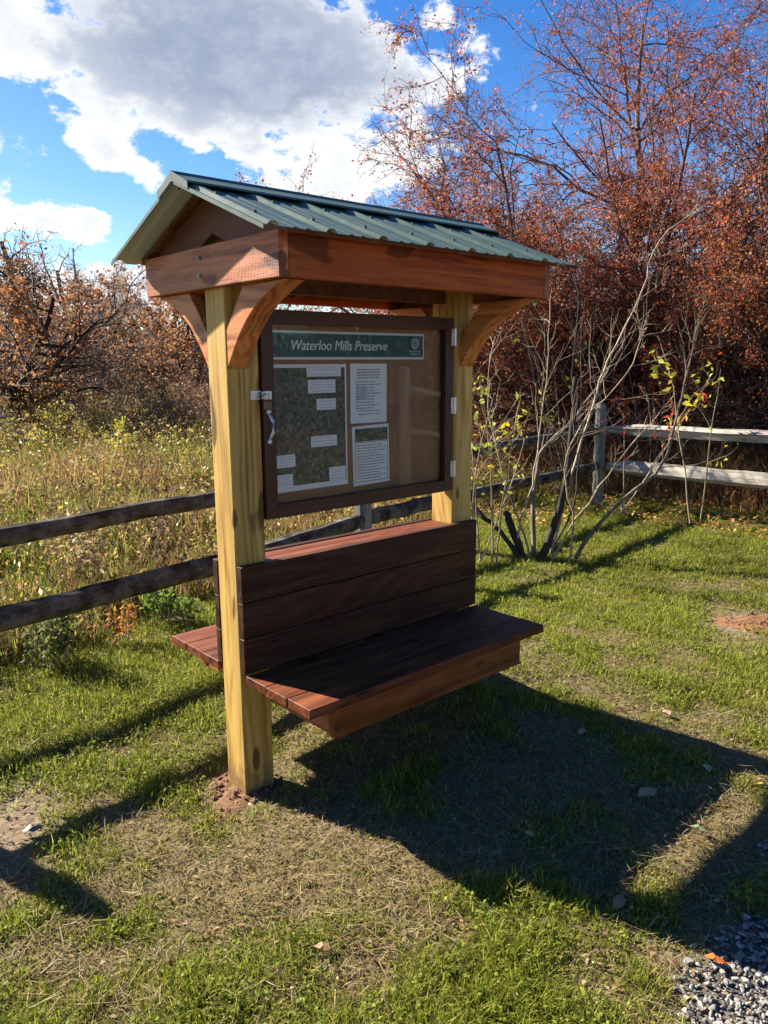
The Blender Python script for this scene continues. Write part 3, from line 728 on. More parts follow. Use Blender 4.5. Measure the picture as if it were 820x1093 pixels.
def rows(mb, xa, xb, ztop, zbot, n, y, thick=.0035, short=.25, center=False):
    for i in range(n):
        z = ztop-(ztop-zbot)*i/max(1, n-1); cut = rnd.random()*short*(xb-xa)
        x = xa
        a = xa+(cut/2 if center else 0); e = xb-(cut/2 if center else cut)
        x = a
        while x < e-.004:
            ww = min(rnd.uniform(.010, .030), e-x); flat(mb, x, x+ww, z-thick/2, z+thick/2, y); x += ww+.004
def text(name, body, x, z, y, size, mat, parent, shear=0., offset=0., align='LEFT'):
    cu = bpy.data.curves.new(name, 'FONT'); cu.body = body; cu.size = size; cu.shear = shear; cu.offset = offset; cu.align_x = align; cu.space_character = 1.0
    ob = bpy.data.objects.new(name, cu); COL.objects.link(ob)
    bpy.context.view_layer.update()
    me = bpy.data.meshes.new_from_object(ob.evaluated_get(bpy.context.evaluated_depsgraph_get()))
    bpy.data.objects.remove(ob); bpy.data.curves.remove(cu)
    me.name = name; me.materials.clear(); me.materials.append(mat)
    me.transform(Matrix.Translation((x, y, z))@Matrix.Rotation(math.radians(90), 4, 'X'))
    o = bpy.data.objects.new(name, me); link(o, parent); return o, me
def fit(me, x0, x1):
    xs_ = [v.co.x for v in me.vertices]; a, b = min(xs_), max(xs_)
    for v in me.vertices: v.co.x = x0+(v.co.x-a)/(b-a)*(x1-x0)

# name sign
S = empty('name_sign', (0, 0, 0))
tag(S, 'green sign with white border reading Waterloo Mills Preserve', 'sign')
MB().box(.188, 1.070, YB-.006, YB-.001, 1.801, 1.916).build('sign_border', SIGNW, S)
MB().box(.189, 1.061, YB-.0085, YB-.0062, 1.811, 1.906).build('sign_panel', SIGNG, S)
o, me = text('lettering', 'Waterloo Mills Preserve', .315, 1.8395, YB-.0092, .058, SIGNW, S, shear=.22); fit(me, .318, .836)
import bmesh as _bm
b_ = _bm.new(); b_.from_mesh(me); g_ = _bm.ops.duplicate(b_, geom=b_.verts[:]+b_.edges[:]+b_.faces[:])
for v in [e for e in g_['geom'] if isinstance(e, _bm.types.BMVert)]: v.co.x += .0018; v.co.y -= .0004
b_.to_mesh(me); b_.free()
mb = MB()
def ring(mb, cx, cz, r0, r1, y, n=24):
    vs = []; 
    for i in range(n):
        a = 2*math.pi*i/n; vs += [(cx+r0*math.cos(a), y, cz+r0*math.sin(a)), (cx+r1*math.cos(a), y, cz+r1*math.sin(a))]
    mb.poly(vs, [(2*i, 2*i+1, (2*i+3) % (2*n), (2*i+2) % (2*n)) for i in range(n)])
for r0, r1 in ((.021, .025), (.014, .0175), (.006, .010)): ring(mb, 1.010, 1.872, r0, r1, YB-.0092)
for i in range(12):
    a = i*math.pi/6; ring(mb, 1.010+.0192*math.cos(a), 1.872+.0192*math.sin(a), .0, .0022, YB-.0093, 6)
mb.build('emblem', plain('pale_emblem_print', (.42,.52,.50), .6), S)
o, me = text('caption', 'BRANDYWINE', .985, 1.833, YB-.0092, .011, SIGNW, S); fit(me, .975, 1.045)
o, me = text('caption', 'CONSERVANCY', .985, 1.820, YB-.0092, .011, SIGNW, S); fit(me, .975, 1.045)

# trail map
Mp = empty('map_poster'); tag(Mp, 'large aerial photo map with white caption boxes at the left of the notice board', 'poster')
sheet('poster_sheet', .180, .604, 1.262, 1.782, YB-.0015, Mp, PAPER, .0015)
sheet('aerial_photo', .180, .594, 1.285, 1.768, YB-.0042, Mp, AERIAL, .0010)
for xa, xb, za, zb in ((.392,.572,1.731,1.768), (.397,.541,1.663,1.718), (.439,.541,1.592,1.639), (.405,.543,1.438,1.484), (.219,.322,1.365,1.417), (.217,.308,1.285,1.336), (.498,.588,1.286,1.345)):
    c = MB(); flat(c, xa, xb, za, zb, YB-.0072); c = c.build('caption_box', PAPER, Mp)
    q = MB(); nr_ = max(2, int((zb-za)/.0125)); rows(q, xa+.006, xb-.006, zb-.009, za+.009, nr_, YB-.0078, .0028, .3, True); q.build('print_lines', PALEINK, c)
N1 = empty('notice_sheet'); tag(N1, 'white typed notice pinned upper in the middle of the board, all text', 'notice')
sheet('paper', .626, .838, 1.524, 1.783, YB-.0015, N1, PAPER, .002, .01)
q = MB(); rows(q, .66, .80, 1.757, 1.722, 4, YB-.006, .0045, .15, True); rows(q, .655, .81, 1.705, 1.59, 10, YB-.006, .0035, .35); rows(q, .66, .80, 1.578, 1.563, 2, YB-.006, .0035, .3, True); q.build('print_lines', INK, N1)
q = MB(); flat(q, .665, .715, 1.63, 1.685, YB-.0064); q.build('printed_block', PALEINK, N1)
N2 = empty('notice_sheet'); tag(N2, 'white notice with photo strip across its top, pinned below the typed sheet', 'notice')
sheet('paper', .634, .850, 1.248, 1.513, YB-.0015, N2, PAPER, .0022, -.02)
q = MB(); flat(q, .648, .838, 1.443, 1.500, YB-.0062); q.build('printed_photo', AERIAL, N2)
q = MB(); rows(q, .657, .832, 1.425, 1.277, 13, YB-.0062, .0034, .3); q.build('print_lines', INK, N2)
q = MB()
for a in ((.646,.840,1.262,1.2645), (.646,.840,1.4385,1.441), (.646,.6485,1.2645,1.4385), (.8375,.840,1.2645,1.4385)): flat(q, a[0], a[1], a[2], a[3], YB-.0062)
q.build('printed_border', INK, N2)

# clods of dug soil round the near post
def soil(name, cx, cy, r, h, label, col, n=260, seed=1):
    rg = np.random.default_rng(seed); root = empty(name, (cx, cy, 0)); tag(root, label, 'soil mound')
    z0_ = float(hgt(np.array(cx), np.array(cy))); rr = np.linspace(0, 1, 25)[1:]; vs = [(0, 0, h+z0_)]; k = 80
    for q in rr:
        for j in range(k):
            a = 2*math.pi*j/k; R = r*q*(1+.22*math.sin(3*a+seed)+.14*math.sin(5*a+2))
            vs.append((R*math.cos(a), R*math.sin(a), z0_+h*(1-q*q)+(float(fbm(np.array(40+R*math.cos(a)*26), np.array(40+R*math.sin(a)*26), 4))-.5)*.030*(1.15-q)-.004-.022*(q > .98)))
    fs = [(0, 1+j, 1+(j+1) % k) for j in range(k)]+[(1+i*k+j, 1+(i+1)*k+j, 1+(i+1)*k+(j+1) % k, 1+i*k+(j+1) % k) for i in range(23) for j in range(k)]
    m = plain(name+'_soil', col, .95, noise=.5, nscale=60, bump=.5, spec=.1)
    mb = MB(); mb.poly(vs, fs)
    mb.build('soil_bed', m, root)
    import bmesh
    bm = bmesh.new(); bmesh.ops.create_icosphere(bm, subdivisions=1, radius=1.); bv = np.array([v.co[:] for v in bm.verts]); bf = [tuple(v.index for v in f.verts) for f in bm.faces]; bm.free()
    cl = MB()
    for i in range(n):
        a = rg.uniform(0, 6.28); q = math.sqrt(rg.random())*1.25; s = .003+.012*rg.random()**3
        R = r*q*(1+.22*math.sin(3*a+seed)+.14*math.sin(5*a+2)); zz = z0_+h*max(0, 1-q*q)
        cl.poly(bv*s*rg.uniform(.6, 1.4, 3)*(1+rg.normal(0, .12, (len(bv), 1)))+np.array([R*math.cos(a), R*math.sin(a), zz+s*.1]), bf)
    o = cl.build('soil_clods', m, root)
    o['kind'] = 'stuff'
    return root
soil('soil_mound', .03, -.01, .19, .022, 'reddish brown dug soil around the foot of the nearer kiosk post', (.165,.092,.052), 150, 3)
0 and soil('soil_mound', Lk-.04, .0, .18, .025, 'small ring of dug soil at the foot of the farther kiosk post', (.20,.115,.065), 160, 5)
soil('soil_mound', 3.64, -.54, .25, .026, 'orange molehill of bare earth in the lawn at the right', (.19,.095,.045), 110, 8)

# ------------------------------------------------------------------ split rail fences
def rough_rail(A, B, r0, seed, k=9, n=22, flatten=.78):
    rg = np.random.default_rng(seed); A = np.array(A, float); B = np.array(B, float); Ln = np.linalg.norm(B-A)
    mb = MB(); vs = []
    pr = 1+rg.normal(0, .13, k); wob = rg.normal(0, 1, (n+1, 2)); 
    for _ in range(3): wob[1:-1] = (wob[:-2]+wob[1:-1]*2+wob[2:])/4
    for i in range(n+1):
        t = i/n; taper = min(1, .55+4*t, .55+4*(1-t))
        for j in range(k):
            a = 2*math.pi*j/k; r = r0*taper*pr[j]*(1+rg.normal(0, .035))
            vs.append((t*Ln, r*math.cos(a)*flatten+wob[i][0]*.008, r*math.sin(a)+wob[i][1]*.008))
    mb.poly(vs, [(i*k+j, i*k+(j+1) % k, (i+1)*k+(j+1) % k, (i+1)*k+j) for i in range(n) for j in range(k)]+[tuple(range(k))[::-1], tuple(range(n*k, n*k+k))])
    d = (B-A)/Ln
    return mb, A, d
def add_rail(root, A, B, r0, mat, seed):
    mb, A, d = rough_rail(A, B, r0, seed)
    o = mb.build('rail', mat, root)
    o.location = A; o.rotation_euler = (0, -math.asin(d[2]), math.atan2(d[1], d[0])); return o
def add_post(root, x, y, h, mat, seed, ang=0., w=.075):
    rg = np.random.default_rng(seed); k = 10; n = 16; mb = MB(); vs = []
    pr = [w*(1+rg.normal(0, .06))/max(abs(math.cos(2*math.pi*j/k+.3)), abs(math.sin(2*math.pi*j/k+.3)))*.86 for j in range(k)]
    for i in range(n+1):
        z = -.15+(h+.15)*i/n
        for j in range(k):
            a = 2*math.pi*j/k+.3; r = pr[j]*(1+rg.normal(0, .03))*(1 if i < n else .82); vs.append((r*math.cos(a), r*math.sin(a)*.8, z+(rg.normal(0, .012) if i == n else 0)))
    mb.poly(vs, [(i*k+j, i*k+(j+1) % k, (i+1)*k+(j+1) % k, (i+1)*k+j) for i in range(n) for j in range(k)]+[tuple(range(n*k, n*k+k))])
    o = mb.build('fence_post', mat, root); o.location = (x, y, 0); o.rotation_euler = (0, 0, ang)
    # the two slots the rails pass through
    for z_ in (.52, .95):
        hb = MB(); hb.tube([(0, -.075, z_-.05), (0, -.075, z_+.05)], .022, 8)
    return o
FA = empty('split_rail_fence', (-1.25, 1.3, 0)); tag(FA, 'weathered dark split rail fence running behind the kiosk to the corner post', 'fence')
def child_xy(root, p): return (p[0]-root.location[0], p[1]-root.location[1], p[2])
PA = [(-1.30, 1.40), (1.12, 1.70), (2.52, 2.14), (3.84, 2.33), (6.9, 2.74)]
for i, p in enumerate(PA): add_post(FA, *child_xy(FA, (p[0], p[1], 0))[:2], (1.27, 1.1, 1.22, 1.1, 1.28)[i], POSTG, 40+i, ang=.15)
sd_ = 60
for i in range(4):
    for zi, z_ in enumerate((.52, .95)):
        a, b = PA[i], PA[i+1]; d = np.array(b)-np.array(a); d /= np.linalg.norm(d)
        za = z_-(0 if i else .03); sd_ += 1
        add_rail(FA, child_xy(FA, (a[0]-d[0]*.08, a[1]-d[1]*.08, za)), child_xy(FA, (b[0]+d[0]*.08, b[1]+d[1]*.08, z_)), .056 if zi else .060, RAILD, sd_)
pL = (-4.3, 1.0)
add_post(FA, *child_xy(FA, (pL[0], pL[1], 0))[:2], 1.25, POSTG, 99, ang=.1)
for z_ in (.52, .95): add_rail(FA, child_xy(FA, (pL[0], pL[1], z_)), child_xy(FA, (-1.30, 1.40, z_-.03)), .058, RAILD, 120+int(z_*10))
FB = empty('split_rail_fence', (6.9, 2.74, 0)); tag(FB, 'pale grey sunlit split rail fence running right from the corner post', 'fence')
PB = [(6.95, 2.66), (7.16, -.35), (7.3, -3.2)]
for i in (1, 2): add_post(FB, *child_xy(FB, (PB[i][0], PB[i][1], 0))[:2], 1.25, POSTG, 80+i, ang=1.5)
for i in range(2):
    for z_, zz in ((.50, .50), (.97, .985)):
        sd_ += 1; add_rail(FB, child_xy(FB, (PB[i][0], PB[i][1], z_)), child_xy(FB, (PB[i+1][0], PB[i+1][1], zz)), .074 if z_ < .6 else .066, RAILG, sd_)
FC = empty('split_rail_fence', (3.36, -2.67, 0)); tag(FC, 'split rail fence mirrored in the glass of the notice case', 'fence')
PC = [(3.36, -2.67), (5.9, -2.75), (8.6, -2.9)]
for i, p in enumerate(PC): add_post(FC, *child_xy(FC, (p[0], p[1], 0))[:2], 1.76, POSTG, 90+i, w=.065)
for i in range(2):
    for z_ in (1.18, 1.56): sd_ += 1; add_rail(FC, child_xy(FC, PC[i]+(z_,)), child_xy(FC, PC[i+1]+(z_-.45-.1*i,)), .04, RAILG, sd_)

# ------------------------------------------------------------------ trees and shrubs
def tubes(P, R, k):
    M_, n, _ = P.shape
    T = np.gradient(P, axis=1); T /= np.linalg.norm(T, axis=2, keepdims=True)+1e-9
    ref = np.where(np.abs(T[:, :1, 2:3]) < .85, np.array([0, 0, 1.]), np.array([1., 0, 0]))
    u = np.cross(T, np.broadcast_to(ref, T.shape)); u /= np.linalg.norm(u, axis=2, keepdims=True)+1e-9; w_ = np.cross(T, u)
    a = np.arange(k)*2*math.pi/k
    V = P[:, :, None, :]+R[:, :, None, None]*(np.cos(a)[None, None, :, None]*u[:, :, None, :]+np.sin(a)[None, None, :, None]*w_[:, :, None, :])
    I = np.arange(M_*n*k).reshape(M_, n, k); J = np.roll(I, -1, axis=2)
    F = np.stack([I[:, :-1], J[:, :-1], J[:, 1:], I[:, 1:]], -1).reshape(-1, 4)
    return V.reshape(-1, 3), F
def extend(rg, S, Dr, Ln, R0, n, wig, up, tip=.35):
    M_ = len(S); P = np.zeros((M_, n, 3)); P[:, 0] = S; d = Dr/np.linalg.norm(Dr, axis=1, keepdims=True)
    for i in range(1, n):
        d = d+rg.normal(0, wig, (M_, 3))+np.array([0, 0, up]); d /= np.linalg.norm(d, axis=1, keepdims=True)
        P[:, i] = P[:, i-1]+d*(Ln/(n-1))[:, None]
    R = R0[:, None]*np.linspace(1, tip, n)[None]
    return P, R
def sprout(rg, P, R, nch, ang, lratio, rratio, tmin, plen):
    """children off every branch in P: returns starts, dirs, lengths, radii"""
    M_, n, _ = P.shape
    b = np.repeat(np.arange(M_), nch); m = len(b)
    t = tmin+(1-tmin)*rg.random(m); f = t*(n-1); i = np.minimum(f.astype(int), n-2); fr = (f-i)[:, None]
    S = P[b, i]*(1-fr)+P[b, i+1]*fr; d = P[b, i+1]-P[b, i]; d /= np.linalg.norm(d, axis=1, keepdims=True)+1e-9
    r = rg.normal(size=(m, 3)); q = np.cross(d, r); q /= np.linalg.norm(q, axis=1, keepdims=True)
    a = rg.uniform(ang[0], ang[1], m)[:, None]
    D = d*np.cos(a)+q*np.sin(a)
    Ln = plen[b]*rg.uniform(lratio[0], lratio[1], m)*(1.15-.5*t)
    return S, D, Ln, R[b, i]*rratio
def grow(seed, stems, levels):
    """stems: list of (start, dir, length, radius); levels: dicts. Returns [(P,R,k)] per level"""
    rg = np.random.default_rng(seed)
    S = np.array([s[0] for s in stems], float); Dv = np.array([s[1] for s in stems], float); Ln = np.array([s[2] for s in stems], float); R0 = np.array([s[3] for s in stems], float)
    outl = []
    for li, lv in enumerate(levels):
        if li:
            S, Dv, Ln, R0 = sprout(rg, P, R, lv['n'], lv['ang'], lv['len'], lv.get('rr', .6), lv.get('tmin', .2), Ln)
        P, R = extend(rg, S, Dv, Ln, np.maximum(R0, lv.get('rmin', .002)), lv['N'], lv['wig'], lv['up'], lv.get('tip', .35))
        P[:, :, 2] = np.maximum(P[:, :, 2], lv.get('zmin', .05))
        outl.append((P, R, lv['k']))
    return outl
def along(rg, P, count, jit):
    M_, n, _ = P.shape; b = rg.integers(0, M_, count); f = rg.random(count)*(n-1); i = np.minimum(f.astype(int), n-2); fr = (f-i)[:, None]
    return P[b, i]*(1-fr)+P[b, i+1]*fr+rg.normal(0, jit, (count, 3))
def plant(name, label, cat, base, seed, stems, levels, bk, leaves, group=None, twigs='trunk', crown='crown', thin=None, twigmat=None, keep=.36):
    """leaves: list of (count, size lo/hi, jitter, colours, which level, aspect)"""
    base = np.array(base, float); root = empty(name, base); tag(root, label, cat, group)
    lv = grow(seed, stems, levels); parts = []; o = 0
    V = []; F = []
    def bunch(nm, ls, mt):
        V = []; F = []; o = 0
        for P, R, k in ls:
            v, f = tubes(P, R, k); V.append(v); F.append(f+o); o += len(v)
        np_mesh(nm, np.concatenate(V), np.concatenate(F), mt, root, smooth=True)
    if twigmat is None: bunch(twigs, lv, bk)
    else: bunch(twigs, lv[:2], bk); bunch('twigs', lv[2:], twigmat)
    rg = np.random.default_rng(seed+100)
    for cnt, sz, jit, cols, li, asp in leaves:
        P = lv[li][0]
        L_ = along(rg, P, cnt, jit)
        # clumps and gaps: drop leaves by a noise field
        if thin:
            f = fbm(L_[:, 0]*thin+seed, L_[:, 2]*thin+L_[:, 1]*thin*.7, 3); L_ = L_[rg.random(len(L_)) < np.clip((f-keep)*5, .08, 1)]
        L_[:, 2] = np.maximum(L_[:, 2], .05); n = len(L_)
        parts.append(diamonds(L_, sz[0]*.8+(sz[1]*1.25-sz[0]*.8)*rg.random(n)**1.8, rg.normal(size=(n, 3)), pick(cols, n, jit=.25), asp=asp, fold=.5))
    if parts:
        V, Fs, T = merge(parts); np_mesh(crown, V, Fs, LEAF, root, tint=T)
    return root
def copy_thing(root, loc, rz, sc, label):
    r = root.copy(); COL.objects.link(r); r.location = loc; r.rotation_euler = (0, 0, rz); r.scale = (sc, sc, sc); r['label'] = label
    for ch in root.children:
        c = ch.copy(); COL.objects.link(c); c.parent = r
    return r

REDS = [(.36,.075,.034), (.42,.105,.040), (.27,.070,.042), (.50,.18,.055), (.24,.095,.06)]
# the big red-fruited tree behind the corner of the fences
pb = at_bearing(662, 13.5)
rg0 = np.random.default_rng(5)
st = []
for i in range(16):
    a = i*2*math.pi/16+rg0.uniform(-.3, .3); left = -(math.cos(a)*CR[0]+math.sin(a)*CR[1]); el = rg0.uniform(.55, 1.2) if left < .35 else rg0.uniform(.55, .95)
    st.append(((rg0.normal(0, .15), rg0.normal(0, .15), .1), (math.cos(a)*math.cos(el), math.sin(a)*math.cos(el), math.sin(el)), (rg0.uniform(5.8, 7.6) if left < .35 else rg0.uniform(4.6, 5.4))*(.75 if math.cos(a)*CF[0]+math.sin(a)*CF[1] < -.4 else 1), rg0.uniform(.045, .075)))
for a, el in ((2.0, .75), (2.35, .95), (2.7, .62), (2.5, 1.15), (2.15, .5)):
    hx = -CR*math.cos((a-2.35)*1.5)+CF*math.sin((a-2.35)*1.5)
    st.append(((0, 0, .3), (hx[0]*math.cos(el), hx[1]*math.cos(el), math.sin(el)), 5.7, .05))
st.append(((0, 0, 0), (.05, 0, 1), 2.0, .20)); st.append(((.1, .1, 0), (.1, .1, 1), 7.6, .08))
LV = [dict(N=10, wig=.10, up=.02, k=8, tip=.3),
      dict(n=13, ang=(.45, 1.1), len=(.32, .60), rr=.55, tmin=.15, N=8, wig=.16, up=-.01, k=5, tip=.3),
      dict(n=10, ang=(.5, 1.2), len=(.32, .62), rr=.55, tmin=.15, N=7, wig=.18, up=-.035, k=4, tip=.4, rmin=.006),
      dict(n=6, ang=(.4, 1.2), len=(.32, .70), rr=.6, tmin=.1, N=5, wig=.20, up=-.07, k=3, tip=.5, rmin=.0042)]
plant('crabapple_tree', 'tall crabapple tree covered in rusty red fruit behind the fence corner', 'tree', pb, 21, st, LV, BARK_RED,
      [(320000, (.018, .040), .035, REDS, 3, .75), (45000, (.025, .05), .05, [(.34,.13,.055), (.44,.20,.07), (.26,.13,.07)], 2, .6)], thin=.55, keep=.29)
pb2 = at_bearing(885, 13.0)
plant('crabapple_tree', 'dark rusty leaved tree at the right edge above the pale rails', 'tree', pb2, 33,
      [((0, 0, 0), (.0, .05, 1), 5.0, .14), ((.1, 0, 0), (-.5, .3, 1), 4.6, .10), ((0, .1, 0), (.2, .6, 1), 4.6, .10), ((0, 0, 0), (-.3, -.5, 1), 4.4, .1), ((0, 0, 0), (-.7, .1, .7), 3.6, .08), ((0, 0, 0), (-.2, .8, .7), 3.6, .08)],
      LV[:1]+[dict(LV[1], n=12), dict(LV[2], n=10), dict(LV[3], n=5)], BARK_DARK,
      [(48000, (.025, .05), .05, [(.32,.085,.036), (.40,.13,.045), (.25,.10,.055), (.44,.21,.07), (.20,.09,.06)], 3, .65)], thin=.7)

# thicket of brambles under and around the red tree
def thicket(name, label, px_, dist, h, seed, bk, cols, cnt, spread=.7, n=26, size=(.03, .06)):
    rg = np.random.default_rng(seed); st = []
    for i in range(n):
        a = rg.uniform(0, 6.28); el = rg.uniform(.7, 1.5); rr = spread*math.sqrt(rg.random())
        st.append(((rr*math.cos(a*1.7+i), rr*math.sin(a*1.7+i), 0), (math.cos(a)*math.cos(el), math.sin(a)*math.cos(el), math.sin(el)), h*rg.uniform(.6, 1.15), rg.uniform(.007, .014)))
    return plant(name, label, 'shrub', at_bearing(px_, dist), seed, st,
          [dict(N=9, wig=.13, up=-.015, k=5, tip=.4), dict(n=7, ang=(.4, 1.2), len=(.3, .6), tmin=.2, N=6, wig=.2, up=-.02, k=3, rr=.55, rmin=.0035),
           dict(n=5, ang=(.4, 1.2), len=(.3, .7), tmin=.1, N=5, wig=.25, up=-.02, k=3, rr=.6, rmin=.0028)], bk,
          [(cnt, size, .05, cols, 2, .6)], group='bramble thickets behind the fence' if 'bramble' in name else 'low shrubs at the meadow rim', twigs='stem', crown='foliage', thin=1.2)
BR = [(.26,.12,.06), (.36,.18,.08), (.18,.11,.07), (.42,.26,.12), (.16,.10,.065)]
RD = [(.36,.11,.045), (.42,.17,.06), (.30,.14,.07), (.46,.26,.10)]
thicket('bramble_thicket', 'tangled brown bramble thicket just right of the kiosk roof', 565, 14.0, 3.2, 71, BARK_GREY, BR, 7000, 1.0, 40)
thicket('bramble_thicket', 'dense grey stemmed thicket behind the corner post', 640, 14.6, 3.2, 72, BARK_GREY, BR+RD, 8000, .9, 40)
thicket('bramble_thicket', 'reddish thicket above the pale upper rail', 725, 14.8, 3.3, 73, BARK_TWIG, BR+RD, 12000, 1.0, 40)
thicket('bramble_thicket', 'dark brown thicket at the far right behind the pale rails', 815, 13.6, 3.0, 74, BARK_TWIG, BR, 13000, 1.0, 40)
thicket('bramble_thicket', 'deep shaded thicket between the red tree and the pale rails', 690, 15.6, 3.8, 75, BARK_TWIG, BR+RD, 14000, 1.4, 50)
thicket('bramble_thicket', 'golden brown thicket seen between kiosk post and front shrub', 525, 14.5, 2.3, 76, BARK_GREY, BR+[(.4,.28,.06), (.3,.25,.06)], 9000, 1.2, 30)
thicket('bramble_thicket', 'dusky red thicket beneath the right edge tree', 780, 15.2, 4.0, 77, BARK_TWIG, BR+RD, 15000, 1.4, 50)

for i, (lb, px_, ds, h, cols) in enumerate((('low orange shrub at the foot of the dark trunked apple tree', 70, 17.5, 1.3, [(.42,.20,.05), (.34,.15,.05), (.45,.33,.08)]), ('golden low shrub at the left rim of the meadow', 20, 16.0, 1.0, [(.46,.36,.07), (.36,.30,.07), (.30,.28,.06)]),
        ('tan low shrub before the orange tree by the gable', 150, 19, 1.2, [(.36,.24,.11), (.28,.19,.09)]), ('dull red low shrub beside the tan one at the meadow rim', 195, 20.5, 1.5, [(.28,.13,.08), (.22,.13,.09)]), ('straw coloured low shrub in the middle of the meadow rim', 110, 18, 1.1, [(.38,.30,.14), (.3,.22,.1)]))):
    thicket('low_shrub', lb, px_, ds, h*1.2, 620+i, BARK_PALE, cols, 9000, 1.1, 30, (.03, .07))
# bare multi-stemmed shrub in front of the fence
base = gnd(578, 597); DEP = float((base-CAM)@CF)
SH = empty('bare_shrub', base); tag(SH, 'leafless many stemmed shrub growing on the lawn beside the kiosk', 'shrub')
def px_path(pts, dep0=0., dep1=0.):
    n = len(pts); return [at_depth(x, y, DEP+dep0+(dep1-dep0)*i/max(1, n-1))-base for i, (x, y) in enumerate(pts)]
def smooth_path(P, m=4):
    P = np.array(P); out_ = []
    Q = np.vstack([2*P[0]-P[1], P, 2*P[-1]-P[-2]])
    for i in range(1, len(Q)-2):
        for t in np.arange(m)/m:
            out_.append(.5*((2*Q[i])+(-Q[i-1]+Q[i+1])*t+(2*Q[i-1]-5*Q[i]+4*Q[i+1]-Q[i+2])*t*t+(-Q[i-1]+3*Q[i]-3*Q[i+1]+Q[i+2])*t**3))
    out_.append(P[-1]); return np.array(out_)
STEMS = [([(577, 600), (592, 562), (603, 520), (611, 462), (615, 404)], .040, .024, 0, -.1, BARK_DARK),
         ([(560, 600), (547, 565), (540, 546)], .042, .030, .05, .1, BARK_DARK),
         ([(556, 600), (535, 568), (512, 548), (498, 515), (490, 470)], .026, .011, -.05, .25, BARK_DARK),
         ([(570, 598), (569, 545), (575, 492), (584, 474), (606, 453), (640, 410), (668, 362)], .024, .008, .1, .5, BARK_GREY),
         ([(612, 592), (656, 541), (699, 505), (718, 466), (732, 405), (748, 340)], .021, .006, -.1, -.5, BARK_GREY),
         ([(552, 562), (568, 518), (578, 450), (584, 395), (588, 320)], .009, .004, 0, .2, BARK_PALE),
         ([(586, 598), (606, 520), (634, 430), (649, 385), (686, 312), (703, 258), (757, 215)], .015, .004, .1, .3, BARK_PALE),
         ([(568, 595), (540, 520), (528, 470), (520, 420), (528, 360)], .010, .004, .0, .2, BARK_PALE),
         ([(588, 596), (640, 520), (672, 478), (705, 440)], .010, .004, -.1, -.4, BARK_PALE),
         ([(582, 597), (612, 540), (618, 470), (612, 400), (618, 320), (612, 290)], .010, .004, .2, .6, BARK_DARK),
         ([(607, 596), (612, 560), (604, 500), (622, 450), (668, 400), (690, 350)], .010, .004, -.2, -.5, BARK_PALE)]
rgs = np.random.default_rng(91)
for pts, ra, rb, d0, d1, mt in STEMS:
    P = smooth_path(px_path(pts, d0, d1)); P = P+rgs.normal(0, .006, P.shape); P[0, 2] = min(P[0, 2], -.02)
    R = np.linspace(ra, rb, len(P)); ln = np.array([np.linalg.norm(np.diff(P, axis=0), axis=1).sum()])
    V, F = tubes(P[None], R[None], 8); VV = [V]; FF = [F]; o = len(V)
    thin_ = ra < .039
    if thin_:
        S, Dv, Ln, R0 = sprout(rgs, P[None], R[None], 13, (.35, 1.0), (.12, .32), .4, .3, ln)
        P2, R2 = extend(rgs, S, Dv, Ln, np.clip(R0, .0025, .005), 7, .14, .05); v, f = tubes(P2, R2, 4); VV.append(v); FF.append(f+o); o += len(v)
        S, Dv, Ln, R0 = sprout(rgs, P2, R2, 3, (.3, .9), (.2, .6), .6, .2, Ln)
        P3, R3 = extend(rgs, S, Dv, Ln, np.clip(R0, .0022, .004), 5, .15, .05); v, f = tubes(P3, R3, 3); VV.append(v); FF.append(f+o)
    np_mesh('stem', np.concatenate(VV), np.concatenate(FF), mt, SH, smooth=True)

# saplings with a few bright leaves
def sapling(label, px_, dist, h, seed, cols, cnt, sz=(.05, .09), n=5, zmin=0.):
    rg = np.random.default_rng(seed); st = [((rg.normal(0, .1), rg.normal(0, .1), 0), (rg.normal(0, .22), rg.normal(0, .22), 1), h*rg.uniform(.7, 1.1), .010) for i in range(n)]
    return plant('sapling', label, 'sapling', at_bearing(px_, dist), seed, st, [dict(N=8, wig=.06, up=.02, k=5), dict(n=6, ang=(.5, 1.0), len=(.2, .4), N=6, wig=.15, up=.02, k=3, tmin=.4, rr=.5, rmin=.003)],
          BARK_PALE, [(cnt, sz, .04, cols, 1, .5)], group='saplings by the fence', twigs='stem', crown='foliage', thin=3.)
YEL = [(.55,.46,.03), (.48,.44,.05), (.36,.38,.05)]
sapling('sapling with bright yellow leaves above the pale rails', 744, 8.9, 2.0, 201, YEL, 110, (.06, .10), n=2)
sapling('yellow green sapling close against the farther kiosk post', 512, 6.6, 1.7, 202, YEL+[(.25,.30,.05)], 220, (.04, .07))
sapling('sapling with sparse yellow leaves behind the bare shrub', 610, 10.6, 2.5, 203, YEL, 110, n=4)
sapling('thin sapling with scarlet leaves behind the corner post', 668, 9.3, 1.85, 204, [(.60,.035,.02), (.50,.06,.03)], 60, (.07, .11), n=2)
sapling('spindly sapling with red leaves beneath the crabapple', 705, 11.2, 2.6, 205, [(.50,.05,.03), (.42,.10,.03)], 120, (.08, .13), n=4)

